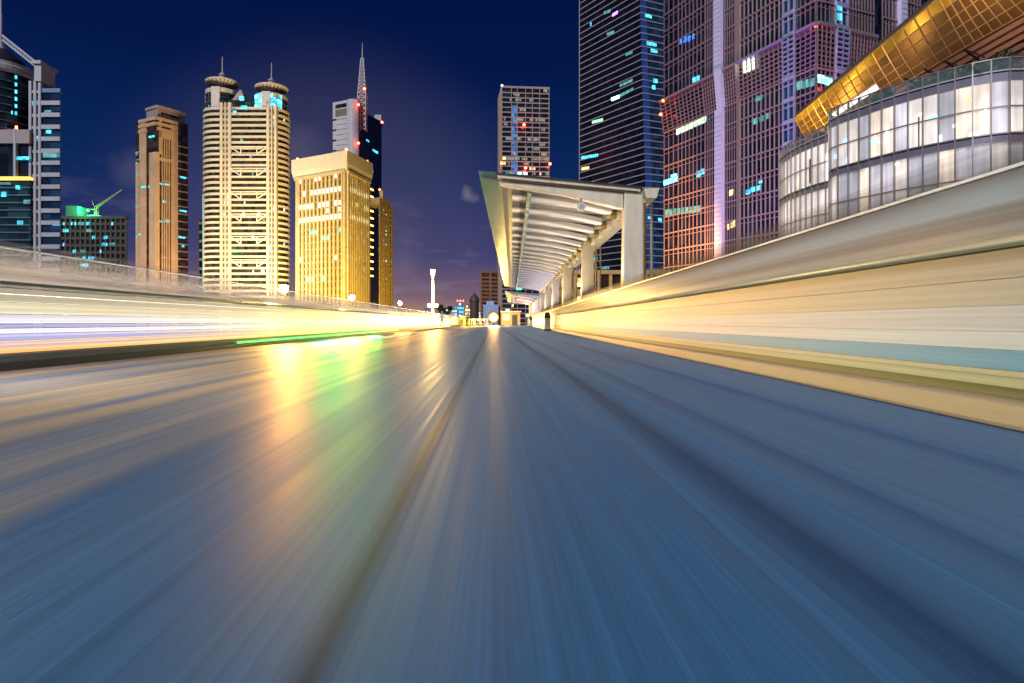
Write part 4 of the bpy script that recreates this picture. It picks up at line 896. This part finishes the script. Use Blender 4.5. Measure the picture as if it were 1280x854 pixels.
# ---- K: tall tiered tower with dense metal grid
Dc = 150.
C = Vector((75.6, 150.)); Lf = Vector((53.8, 202.)); Rr = Vector((127.4, 171.2))
tk = thing('grid_tower', (90, 178, GZ), 'massive tower wrapped in a dense rosy metal grid with flared tiers and pale pilasters', 'tower')
rosy = mat('rosy_metal_frame', (.42, .29, .28), .4, .35, .10, .3); viol = mat('violet_metal_band', (.36, .25, .50), .4, .3, .1, .3)
bronze = mat('bronze_metal_frame', (.36, .29, .23), .4, .4, .10, .3); pil = mat('pale_pilaster_metal', (.72, .70, .86), .4, .15, .06, .3)
gk = glassy('plum_window_glass', (.003, .004, .010), (.022, .026, .05), (1.6, 1.6, 2.6))
zf0, zf1, ZT = 60., 69.5, 110.
MB().prism([C, Rr, Rr+(Lf-C), Lf], GZ, ZT).build('tower_body', gk, tk)
fl_ = Face(Lf, C, GZ, ZT); fr_ = Face(C, Rr, GZ, ZT)
FK = 5.3
NL, NR = fl_.n, fr_.n
def flare(f): return Face(f.a, f.b, zf0, zf1, f.a+f.n*1.6 if f is fl_ else f.a+(NL+NR)*1.6, f.b+(NL+NR)*1.6 if f is fl_ else f.b+f.n*1.6)
def bay(face, p0, p1, n, frame, band, mullw=.14, pz0=GZ, pz1=ZT, o=.20):
    u0, u1 = face.u(p0), face.u(p1)
    piers(tk, face, [u0+(u1-u0)*i/n for i in range(n+1)], mullw, pz0, zf0, -.05, o, frame, 'mullion')
    piers(tk, face, [u0+(u1-u0)*i/n for i in range(n+1)], mullw, zf1, pz1, -.05, o, frame, 'mullion')
    # flare: tilted mullions and close transoms
    fo = flare(face)
    piers(tk, fo, [u0+(u1-u0)*i/n for i in range(n+1)], mullw, zf0, zf1, -.05, .25, frame, 'mullion')
    zq = zf0+.9
    mbx = MB()
    while zq < zf1-.3: fo.slab(mbx, u0, u1, zq, zq+.16, -.05, .18); zq += 1.05
    mbx.build('flare_transom', frame, tk)
    z = zf0-FK*13
    while z < ZT:
        if z > GZ and not (zf0+1 < z < zf1-.5):
            part(tk, 'floor_band', face.slab(MB(), u0, u1, z, z+.36, -.05, .38), band); part(tk, 'floor_band', face.slab(MB(), u0, u1, z-1.25, z-1.1, -.05, .15), frame)
        z += FK
    part(tk, 'tier_ledge', fo.slab(MB(), u0, u1, zf1-.05, zf1+.6, -1.7, .6), band)
grbz = mat('grey_bronze_frame', (.30, .29, .24), .4, .4, .10, .3)
bay(fl_, 830.5, 848, 3, mat('dark_rose_frame', (.34, .22, .22), .4, .3), rosy, .16)
bay(fl_, 848.2, 881.5, 7, rosy, rosy); bay(fl_, 882, 896.6, 5, rosy, rosy); bay(fl_, 906.5, 924.5, 6, rosy, rosy); bay(fl_, 925.5, 980, 10, mat('beige_metal_frame', (.50, .40, .33), .4, .4, .10, .3), viol, .28); bay(fl_, 994.8, 1019.5, 4, viol, viol, .16)
bay(fr_, 1021, 1042, 4, grbz, grbz, .16); bay(fr_, 1058, 1092, 9, grbz, grbz, .24); bay(fr_, 1103, 1150, 12, grbz, grbz, .24); bay(fr_, 1162, 1190, 6, grbz, grbz, .24)
for face, p0, p1 in ((fl_, 897, 906.2), (fr_, 1122, 1131), (fl_, 924.7, 925.4)):
    u0, u1 = face.u(p0), face.u(p1)
    m = pil if p1-p0 > 2 else bronze
    part(tk, 'pilaster', face.slab(MB(), u0, u1, GZ, zf0, -.1, 1.2), m); part(tk, 'pilaster', face.slab(MB(), u0-.006, u1-.012, zf1+.6, ZT, -.1, 1.2), m)
    fo = flare(face); part(tk, 'pilaster', fo.slab(MB(), u0+.015, u1+.004, zf0, zf1+.6, -.1, 1.2) if p1-p0 > 2 else fo.slab(MB(), u0, u1, zf0, zf1, -.1, 1.2), m)
    z = GZ
    while z < ZT and p1-p0 > 2:
        if not zf0-1 < z < zf1: part(tk, 'pilaster_joint', face.slab(MB(), u0+.002, u1-.012 if z > zf1 else u1-.002, z, z+.12, 1.2, 1.27), mat('grey_joint_metal', (.30, .30, .38), .5))
        z += 1.32
# metal window columns beside the corner
for face, p0, p1 in ((fl_, 980.5, 994.3), (fr_, 1042.6, 1057.4)):
    u0, u1 = face.u(p0), face.u(p1); bs = mat('steel_blue_frame', (.46, .50, .66), .35, .4)
    fo = flare(face)
    for ff, za, zb in ((face, GZ, zf0), (face, zf1, ZT), (fo, zf0, zf1)):
        ff.slab(MB(), u0, u1, za, zb, .02, .3).build('window_column', blue_glass, tk)
        piers(tk, ff, [u0, (u0+u1)/2, u1], .22, za, zb, .25, .7, bs, 'column_frame')
    z = zf0-FK*13
    while z < ZT:
        if z > GZ and not zf0+1 < z < zf1: part(tk, 'column_band', face.slab(MB(), u0, u1, z-.2, z+.75, .2, .85), bs); part(tk, 'column_band', face.slab(MB(), u0, u1, z-1.5, z-1.2, .2, .6), bs)
        z += FK
    zq = zf0+.9
    while zq < zf1: part(tk, 'column_band', fo.slab(MB(), u0, u1, zq, zq+.3, .25, .8), bs); zq += 1.1
lit(tk, fl_, [(850, 852.5, 48, 55), (855, 858, 46, 53), (860.5, 863, 45, 52), (866, 868, 43, 49)], BL, .2)
lit(tk, fl_, [(866, 869.5, 97, 103), (871, 874.5, 95, 101)], CY, .2)
lit(tk, fl_, [(846+i*5.4, 850.4+i*5.4, 161-i*2.4, 168-i*2.4) for i in range(7)], emit('pale_green_window', (.6, .85, .55), .9, (.8, .8, .9), .4), .2)
lit(tk, fl_, [(932, 938, 78, 90), (939, 945, 75, 87)], emit('pale_lime_window', (.75, .95, .7), 1.6, (.5, .5, .8), .5), .9)
lit(tk, fl_, [(831, 836, 225, 231), (837, 842, 223, 229), (843, 847, 221, 227), (840, 846, 218, 221)], emit('blue_reflection_glow', (.08, .55, 1), 3.2, (.5, .5, .7), .5), .4)  # blue reflections on the facade, put in as glowing panes
lit(tk, fl_, [(871, 876, 214, 221), (877, 881, 211, 218), (933, 938, 237, 243), (939, 944, 234, 240), (946, 951, 232, 238), (949, 953, 226, 229)], CY, .2)  # panes in the wide bay stand in for blue reflections as glow
lit(tk, fl_, [(912, 914, 238, 245), (914.5, 916.5, 237, 244), (910, 912, 280, 287), (914, 916, 278, 285), (917, 919, 276, 284)], WA, .2)
lit(tk, fl_, [(832+i*5, 835.5+i*5, 262-i*.6, 270-i*.6) for i in range(9)], TE, .2)
lit(tk, fl_, [(942, 947, 148, 155), (950, 955, 145, 152), (957, 961, 142, 149), (945, 953, 120, 126)], TE, .2)
lit(tk, fl_, [(996, 1003, 102, 112), (1004, 1011, 100, 110), (1012, 1019, 98, 108)], TE, .1)
lit(tk, fr_, [(1022, 1030, 94, 104), (1031, 1040, 97, 107)], emit('bright_teal_window', (.25, .9, .75), 1.6, (1, 1, 1), .3), .1)
lit(tk, fr_, [(1044, 1050, 4, 14), (1044, 1050, 18, 26)], CY, .6); lit(tk, fr_, [(1046, 1049, 44, 62)], CY, .6)
for face, px_, pyy in ((fl_, 1020, 32), (fr_, 1053, 100), (fl_, 829, 126), (fl_, 826, 143)):
    y = 149 if px_ > 1000 else 199; q = pt(px_, y); part(tk, 'beacon', MB().lathe((q.x, q.y, zz(pyy, y)), [(.05, -.45), (.45, -.2), (.45, .2), (.05, .45)], 10), RED)
lamp('SPOT', (40, 165, 2), 170000, (1, .45, .14), 1, (57, 200, 25), 70); lamp('SPOT', (40, 110, 5), 75000, (.8, .38, .95), 1, (74, 160, 45), 70)

# ---- L: curved glass pavilion under a gold roof wing
tl = thing('curved_mall', (29, 48, GZ), 'curved glass mall with white lit curtains behind its panes, at upper right', 'building')
plan_main = [(26.4, 48.0), (25.0, 47.2), (24.25, 46.2), (24.1, 45.2), (24.55, 43.9), (25.1, 42.3), (25.75, 40.8), (26.5, 39.5), (27.4, 38.3), (28.5, 37.2), (29.8, 36.6), (31.2, 36.9), (32.4, 38)]
plan_drum = [(29.5, 60.0), (27.2, 59.2), (25.9, 57.8), (25.3, 56.0), (25.1, 53.6), (25.3, 51.2), (25.7, 49.4), (26.35, 48.1)]
def spline(pts, n):
    out = []; P = [Vector(p) for p in pts]
    for i in range(len(P)-1):
        p0, p1, p2, p3 = P[max(i-1, 0)], P[i], P[i+1], P[min(i+2, len(P)-1)]
        for k in range(n):
            t = k/n; out.append(.5*((2*p1)+(p2-p0)*t+(2*p0-5*p1+4*p2-p3)*t*t+(3*p1-p0-3*p2+p3)*t**3))
    out.append(P[-1]); return out
def arcsample(pts, step):
    L = [0]
    for a, b in zip(pts, pts[1:]): L.append(L[-1]+(b-a).length)
    n = max(2, round(L[-1]/step)); out = []
    for i in range(n+1):
        s = L[-1]*i/n; j = max(k for k in range(len(L)) if L[k] <= s+1e-9); j = min(j, len(pts)-2)
        out.append(pts[j].lerp(pts[j+1], (s-L[j])/(L[j+1]-L[j])))
    return out
def ribbon(mb, pts, z0, z1, o0, o1):
    for a, b in zip(pts, pts[1:]):
        fx = Face(a, b, z0, z1); fx.slab(mb, 0, 1, z0, z1, o0, o1)
    return mb
steel = mat('pale_mullion_steel', (.46, .40, .38), .35, .5); spand = mat('grey_violet_spandrel', (.26, .22, .27), .35, .2)
def curtain_mat(name, c, s):
    m = newmat(name); nt = m.node_tree; b = pbsdf(m); tc = N(nt, 'ShaderNodeTexCoord')
    mp = N(nt, 'ShaderNodeMapping'); mp.inputs['Scale'].default_value = (5, 5, .25); Lk(nt, tc.outputs['Object'], mp.inputs[0])
    no = N(nt, 'ShaderNodeTexNoise'); no.inputs['Scale'].default_value = 1; no.inputs['Detail'].default_value = 3; Lk(nt, mp.outputs[0], no.inputs['Vector'])
    n2 = N(nt, 'ShaderNodeTexNoise'); n2.inputs['Scale'].default_value = .5; n2.inputs['Detail'].default_value = 2; Lk(nt, tc.outputs['Object'], n2.inputs['Vector'])
    r = ramp(nt, [(.3, tuple(x*.55 for x in c)), (.7, c)]); Lk(nt, no.outputs[0], r.inputs[0]); Lk(nt, r.outputs[0], b.inputs['Emission Color'])
    mr = N(nt, 'ShaderNodeMapRange'); mr.inputs[1].default_value = .3; mr.inputs[2].default_value = .7; mr.inputs[3].default_value = s*.55; mr.inputs[4].default_value = s*1.15; Lk(nt, n2.outputs[0], mr.inputs[0]); Lk(nt, mr.outputs[0], b.inputs['Emission Strength'])
    b.inputs['Base Color'].default_value = (.4, .38, .36, 1); b.inputs['Roughness'].default_value = .25
    return m
cur = [curtain_mat('lit_curtain_%d' % i, c, s) for i, (c, s) in enumerate((((.90, .78, .70), .52), ((.82, .75, .84), .42), ((1.0, .80, .62), .56), ((.66, .62, .72), .26)))]
for plan, step in ((plan_main, .84), (plan_drum, .74)):
    sp = spline(plan, 6); pts = arcsample(sp, step)
    for k, (z0, z1, zm) in enumerate(((11.0, 15.0, 13.0), (7.0, 11.0, 9.0), (3.0, 7.0, 5.0), (-1., 3., 1.))):
        for i, (a, b) in enumerate(zip(pts, pts[1:])):
            fx = Face(a, b, GZ, 16); m = cur[(i*7+k*3+(i//3)) % 4]
            part(tl, 'curtain_pane', fx.slab(MB(), .0, 1, z0+.45, z1-.5 if k == 0 else z1, -.25, -.08), m)
        ribbon(MB(), pts, z0-.02, z0+.44, -.3, .0).build('spandrel', spand, tl)
        ribbon(MB(), pts, zm-.04, zm+.04, -.06, .06).build('transom', steel, tl)
        ribbon(MB(), pts, z0+.42, z0+.5, -.06, .10).build('transom', steel, tl); ribbon(MB(), pts, z0-.08, z0-.025, -.06, .10).build('transom', steel, tl)
    ribbon(MB(), pts, 14.5, 15.0, -.3, .0).build('spandrel', spand, tl)
    ribbon(MB(), pts, 15.025, 15.10, -.35, .10).build('terrace_edge', mat('pale_coping', (.6, .55, .52), .5), tl)
    ribbon(MB(), pts, 15.76, 15.81, -.04, .06).build('terrace_rail', steel, tl)
    gl = newmat('terrace_glass'); b_ = pbsdf(gl); b_.inputs['Base Color'].default_value = (.25, .32, .33, 1); b_.inputs['Alpha'].default_value = .22; b_.inputs['Roughness'].default_value = .05
    ribbon(MB(), pts, 15.11, 15.75, -.01, .01).build('terrace_glass', gl, tl)
    for i, a in enumerate(pts[:-1]):
        fx = Face(a, pts[i+1], -7, 17); u = .05/fx.len
        part(tl, 'mullion', fx.slab(MB(), -u*.7, u*.7, GZ, 15.8, -.05, .10), steel)
def glim(px, py, wpx, hpx, m, o=.06):
    best = None
    for plan in (plan_main, plan_drum):
        sp = spline(plan, 6)
        for a, b in zip(sp, sp[1:]):
            pa, pb = VX+a.x/a.y*F, VX+b.x/b.y*F
            if pa <= px < pb and (best is None or a.y < best[0].y): best = (a, b)
    if not best: return
    fx = Face(best[0], best[1], GZ, 17); u = (px-VX-best[0].x/best[0].y*F)/((best[1].x/best[1].y-best[0].x/best[0].y)*F); y = best[0].lerp(best[1], u).y
    z = zz(py, y); h = hpx/F*y/2; du = wpx/F*y/2/max(.15, abs(best[1].x/best[1].y-best[0].x/best[0].y)*y)
    part(tl, 'interior_light', fx.slab(MB(), u-du, u+du, z-h, z+h, -.07, -.03), m)
wl = emit('warm_interior_light', (1, .72, .5), 1.1); wl2 = emit('white_interior_light', (.9, .95, 1), 1.4); cl2 = emit('cyan_reflection_glow', (.3, .75, .95), .9); yl = emit('yellow_sign_light', (1, .75, .02), 1.2); br_ = mat('brown_interior_post', (.16, .08, .05), .5)  # cyan patches imitate reflections on the panes as glow
for a in ((1232, 128, 3.5, 22, wl), (1232, 152, 3.5, 24, wl), (1211, 125.5, 4, 3, yl), (1165, 147, 13, 4, cl2), (1108, 170, 2.5, 26, wl2), (1148, 166, 1.6, 40, br_), (1150, 143, 6, 3, wl), (1091, 175, 9, 2.5, cl2), (1093, 179, 9, 1.6, cl2), (1194, 157, 6, 4, wl), (1218, 168, 14, 5, wl), (1059, 200, 4, 6, cl2), (1056, 176, 4, 4, cl2), (1033, 212, 4, 40, wl2), (1043, 196, 3, 5, cl2), (1012, 214, 2, 30, br_), (1004, 236, 3, 3, cl2), (1120, 205, 5, 3, wl), (1175, 178, 3, 18, wl2)): glim(*a)
inner = [(33.4, 61), (33.4, 36)]
poly = spline(plan_drum, 4)[:-1]+spline(plan_main, 4)
MB().prism([(p.x+.3, p.y) for p in poly]+[(40, 38), (40, 60)], 15.0, 15.02).build('terrace_floor', mat('terrace_paving', (.3, .27, .26), .7), tl)
# louvre wall behind the terrace and beside the curved glass
MB().box(33.5, 42, 28, 66, GZ, 20.2).build('rear_wall', mat('dark_louvre_wall', (.035, .025, .035), .7), tl)
lv = mat('mauve_louvre', (.34, .20, .27), .5, .1)
z = 9.0
while z < 20:
    part(tl, 'louvre', MB().box(33.2, 33.48, 28, 66, z, z+.32), lv); z += .52
MB().box(31.2, 33.1, 30, 37.8, GZ, 15.4).build('side_wall', mat('dark_louvre_wall', (.035, .025, .035), .7), tl)
z = 5.0
while z < 15:
    part(tl, 'louvre', MB().box(30.95, 31.18, 30, 37.6, z, z+.4), lv); z += .8
# gold roof wing
gold_m = mat('gold_panel_metal', (.36, .22, .10), .32, .75, .3, .35, (1, 1, 1)); 
rw = thing('gold_roof_wing', (32, 50, 20), 'long gold panelled roof wing sloping over the curved glass mall', 'roof')
OUT = [(31.8, 67.5, 22.2), (29.6, 42.5, 22.2), (28.6, 31, 22.2)]; INN = [(33.4, 68.2, 20.0), (33.2, 45, 20.0), (33.3, 31, 19.8)]
def wing(u, v, o=0):          # u along, v across
    t = u*2; i = min(int(t), 1); t -= i
    a = Vector(OUT[i]).lerp(Vector(OUT[i+1]), t); b = Vector(INN[i]).lerp(Vector(INN[i+1]), t)
    p = a.lerp(b, v); p.z += -.10*math.sin(math.pi*v); return p+Vector((-.5, 0, -.86))*o
NU, NV = 34, 5
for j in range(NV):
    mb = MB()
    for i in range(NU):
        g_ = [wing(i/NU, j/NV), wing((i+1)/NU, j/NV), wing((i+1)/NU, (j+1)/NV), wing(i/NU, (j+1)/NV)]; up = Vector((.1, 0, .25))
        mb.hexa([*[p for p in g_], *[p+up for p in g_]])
    mb.build('soffit_row', mat('sheen_gold_panel', (.95, .58, .10), .24, .6, .35, .5) if j == 0 else gold_m, rw)  # outer row in brighter gold, with yellow reflections put into its colour
rbm = mat('pale_gold_joint', (.78, .56, .34), .4, .4)
mb = MB()
for i in range(NU+1):
    mb = MB()
    for j in range(NV): mb.bar(wing(i/NU, j/NV, .03), wing(i/NU, (j+1)/NV, .03), .07, .05)
    mb.build('cross_rib', rbm, rw)
mb = MB()
for j in range(NV+1):
    mb = MB()
    for i in range(NU): mb.bar(wing(i/NU, j/NV, .034), wing((i+1)/NU, j/NV, .034), .065, .04)
    mb.build('long_rib', rbm, rw)
mb = MB()
top = [Vector(p)+Vector((.1, 0, .25)) for p in OUT]; ti = [Vector(p)+Vector((.1, 0, .25)) for p in INN]
for i in range(2):
    mb.hexa([top[i], top[i+1], ti[i+1], ti[i], top[i]+Vector((.3, 0, .5)), top[i+1]+Vector((.3, 0, .5)), ti[i+1]+Vector((.1, 0, 2.8)), ti[i]+Vector((.1, 0, 2.8))])
mb.build('roof_top', mat('bronze_roof', (.2, .13, .08), .5, .5), rw)
lpn = emit('white_soffit_light', (.85, .92, 1), .85, None)
for i in range(4, 11):
    a = [wing((i+.06)/NU, .64, .05), wing((i+.94)/NU, .64, .05), wing((i+.94)/NU, .78, .05), wing((i+.06)/NU, .78, .05)]
    if i < 10: MB().hexa([*a, *[p+Vector((.03, 0, .05)) for p in a]]).build('soffit_light', lpn, rw)
lamp('AREA', (29.6, 64, 17.5), 260, (1, .62, .14), 2, (32, 65.5, 22)); lamp('AREA', (29.2, 52, 17.5), 90, (1, .62, .22), 3, (30.8, 54, 22)); lamp('AREA', (28.2, 40, 18.5), 120, (1, .60, .2), 3, (29.8, 41, 22))
# awning brackets on the terrace
brm = mat('black_steel', (.02, .018, .018), .5, .4)
for i, (px_, py_) in enumerate(((1109, 118), (1131, 98), (1155, 86), (1180, 76), (1205, 62))):
    Db = 46-i*2.2; q = pt(px_, Db); zb = zz(py_, Db)
    t = thing('awning_frame', (q.x, q.y, zb), ['black folding awning frame on the mall terrace beside the white soffit lights', 'black awning frame on the terrace, second from the soffit lights', 'black awning frame on the terrace, third from the soffit lights', 'black awning frame on the terrace, fourth from the soffit lights', 'black awning frame on the terrace, farthest right'][i], 'awning frame', 'awning frames on the mall terrace')
    mb = MB(); P0 = Vector((q.x, q.y, zb)); mb.bar(P0, P0+Vector((1.6, 1.0, -.2)), .09); mb.bar(P0, P0+Vector((.5, -.9, -.8)), .08); mb.bar(P0+Vector((1.6, 1.0, -.2)), P0+Vector((2.0, .2, -1.3)), .08)
    mb.build('folding_arm', brm, t)
    MB().bar(P0+Vector((1.6, 1.0, -.2)), P0+Vector((1.7, 1.0, 15.02-zb)), .07).build('post', brm, t)
# terrace shrubs
leafm = mat('shrub_leaves', (.05, .09, .025), .6, 0, .5, 8)
def shrub(x, y, r, h, label):
    t = thing('shrub', (x, y, 15.02), label, 'shrub', 'shrubs on the mall terrace')
    mb = MB()
    for i in range(220):
        a = random.uniform(0, 6.283); rr = r*math.sqrt(random.random()); z_ = 15.45+h*random.random()*(1-.5*(rr/r)**2)
        p = Vector((x+rr*math.cos(a), y+rr*math.sin(a)*1.8, z_)); d1 = Vector((random.gauss(0, 1), random.gauss(0, 1), random.gauss(0, .6))).normalized()*.10; d2 = d1.cross(Vector((random.gauss(0, 1), random.gauss(0, 1), random.gauss(0, 1)))).normalized()*.06
        mb.quad(p-d1-d2, p+d1-d2, p+d1+d2, p-d1+d2)
    mb.build('foliage', leafm, t)
    MB().box(x-r*.7, x+r*.7, y-r*1.4, y+r*1.4, 15.02, 15.45).build('planter', mat('dark_planter', (.10, .09, .08), .7), t)
for i, (x, y, r, h, lab) in enumerate(((26.6, 44.6, .5, .95, 'low shrub on the terrace below the white soffit lights'), (26.3, 42.9, .45, .8, 'small shrub on the terrace by the first awning frame'), (27.4, 41.3, .5, .8, 'shrub on the terrace above the middle of the curved glass'), (28.0, 40.0, .5, .85, 'shrub on the terrace below the third awning frame'), (29.1, 38.9, .55, 1.0, 'shrub on the terrace below the fourth awning frame'), (30.2, 38.0, .6, 1.3, 'tallest shrub, on the right end of the terrace'), (26.6, 52.4, .45, .7, 'shrub on the roof of the smaller glass drum'))):
    shrub(x, y, r, h, lab)

# ---- podium between the canopy columns
D = 130.
tp = thing('podium_building', (pt(765, D).x, D+12, GZ), 'low amber-lit podium building seen between the canopy columns', 'building')
A0, A1 = pt(690, D), pt(836, D); zt = zz(343, D)
MB().prism(rect_from(A0, A1, 24), GZ, zt).build('podium_body', brown_glass, tp)
f = Face(A0, A1, GZ, zt); pm = mat('ochre_panel', (.45, .30, .14), .6)
bands(tp, f, GZ, zt, 3.2, 1.5, -.1, .4, pm); piers(tp, f, [i/10 for i in range(11)], .6, GZ, zt, -.1, .5, pm)
f.slab(MB(), 0, 1, zt, zt+.8, -2, .7).build('roof_edge', pm, tp)
lit_grid(tp, f, 20, 5, GZ+1, zt, .35, [WA, WA, DM], .02, .98, o=.2)

# ---- far skyline past the end of the walkway
sk = [(541, 552, 392, 620, 'pale low block behind the tall lamp post', 'far_block', (.4, .34, .38), WA),
      (565, 571, 382, 700, 'narrow rose block in the far skyline, left of the flat-topped one', 'far_block', (.38, .27, .33), CY),
      (571, 580, 377, 760, 'flat-topped mauve block with red roof lamps in the far skyline', 'far_block', (.32, .24, .34), CY),
      (580, 589, 380, 680, 'peach block in the far skyline, left of the domed tower', 'far_block', (.55, .38, .30), WA),
      (604, 623, 381, 300, 'low blue-white lit hall below the brown block', 'far_hall', (.45, .52, .75), None),
      (507, 513, 389, 820, 'small violet block right of the slim golden tower', 'far_block', (.20, .15, .22), CY),
      (528, 537, 387, 860, 'stepped violet block left of the tall lamp post', 'far_block', (.24, .18, .26), WA),
      (557, 563, 385, 900, 'tiny blue-lit block directly behind the two trees', 'far_block', (.22, .18, .26), CY),
      (598, 603, 386, 900, 'narrow pale block between domed tower and brown block', 'far_block', (.40, .30, .32), WA),
      (497, 507, 386, 560, 'small dark block at the foot of the slim golden tower', 'far_block', (.2, .16, .2), WA),
      (512, 528, 392, 640, 'wide low dark block between slim golden tower and lamp post', 'far_block', (.22, .18, .22), WA)]
for a, b, yt, D, lab, nm, c, m in sk:
    t = thing(nm, (pt((a+b)/2, D).x, D+8, GZ), lab, 'building', 'far skyline buildings')
    f = Face(pt(a, D), pt(b, D), GZ, zz(yt, D)); cm_ = mat('far_wall_%d' % a, c, .7)
    MB().prism(rect_from(f.a, f.b, 14), GZ, zz(yt, D)).build('wall', cm_, t)
    f.slab(MB(), .2, .7, zz(yt, D), zz(yt, D)+1.8, -8, -3).build('roof_box', cm_, t)
    if m: lit_grid(t, f, 7, 6, GZ+4, zz(yt, D)-1, .4, [m, m, WH], .05, .95, o=.3)
    if 'red roof' in lab:
        for u in (.1, .5, .9): part(t, 'beacon', f.slab(MB(), u-.05, u+.05, zz(yt, D)+.05, zz(yt, D)+1.5, -.5, .2), RED)
# domed tower
D = 520; q = pt(593, D)
t = thing('domed_tower', (q.x, D, GZ), 'dark round tower with pointed dome and needle in the far skyline', 'tower')
MB().lathe((q.x, D, GZ), [(3.6, 0), (3.6, zz(377, D)-GZ)], 20).build('shaft', mat('dark_violet_stone', (.07, .05, .07), .6), t)
MB().lathe((q.x, D, zz(377, D)), [(4.2, 0), (4.2, .6), (3.6, 2.6), (2.2, 4.6), (.7, 6.0), (.5, 7)], 20).build('dome', mat('dark_violet_stone', (.07, .05, .07), .6), t, smooth=True)
MB().tube((q.x, D, zz(377, D)+7), (q.x, D, zz(364, D)), .4, .15, 8).build('needle', mat('dark_violet_stone', (.07, .05, .07), .6), t)
# trees beyond the left balustrade
barkm = mat('tree_bark', (.06, .045, .035), .8); treem = mat('dusk_leaves', (.05, .065, .045), .6, 0, .5, 2)
def tree(px, D, yt, wpx, label):
    q = pt(px, D); H = zz(yt, D)-GZ; r = wpx/2/F*D
    t = thing('tree', (q.x, D, GZ), label, 'tree', 'trees beyond the left balustrade')
    mb = MB(); mb.tube((q.x, D, GZ), (q.x+.2, D, GZ+H*.55), .35, .16, 8)
    for i in range(5): a = i*1.3; mb.tube((q.x+.1, D, GZ+H*(.35+.04*i)), (q.x+r*.6*math.cos(a), D+r*.6*math.sin(a), GZ+H*(.6+.05*i)), .12, .04, 6)
    mb.build('trunk', barkm, t)
    mb = MB(); cl = [(Vector((q.x+random.uniform(-.7, .7)*r, D+random.uniform(-.7, .7)*r, GZ+H*random.uniform(.5, .92))), r*random.uniform(.25, .45)) for _ in range(14)]
    for i in range(1400):
        c, cr_ = random.choice(cl); p = c+Vector((random.gauss(0, 1), random.gauss(0, 1), random.gauss(0, .8)))*cr_*.6
        d1 = Vector((random.gauss(0, 1), random.gauss(0, 1), random.gauss(0, 1))).normalized()*.26; d2 = d1.cross(Vector((random.gauss(0, 1), random.gauss(0, 1), random.gauss(0, 1)))).normalized()*.16
        mb.quad(p-d1-d2, p+d1-d2, p+d1+d2, p-d1+d2)
    mb.build('crown', treem, t)
tree(553, 260, 374, 12, 'dark dusky tree beside the tall lamp post, taller of the two'); tree(560, 270, 380, 10, 'lower dusky tree right of the taller one by the lamp post')

# facade floodlights standing at the feet of the lit towers
lamp('SPOT', (pt(330, 300).x, 290, 4), 190000, (1, .77, .50), 2, (pt(310, 350).x, 350, 45), 100)
lamp('SPOT', (pt(395, 270).x, 265, 0), 240000, (1, .66, .13), 2, (pt(415, 335).x, 335, 30), 110)
lamp('SPOT', (pt(470, 290).x, 270, 0), 90000, (1, .62, .12), 2, (pt(450, 340).x, 340, 40), 100)
lamp('SPOT', (pt(205, 330).x, 320, 2), 120000, (1, .62, .32), 2, (pt(205, 385).x, 385, 50), 100)
lamp('SPOT', (pt(487, 400).x, 380, 2), 80000, (1, .66, .15), 2, (pt(482, 430).x, 435, 40), 90)
flush()
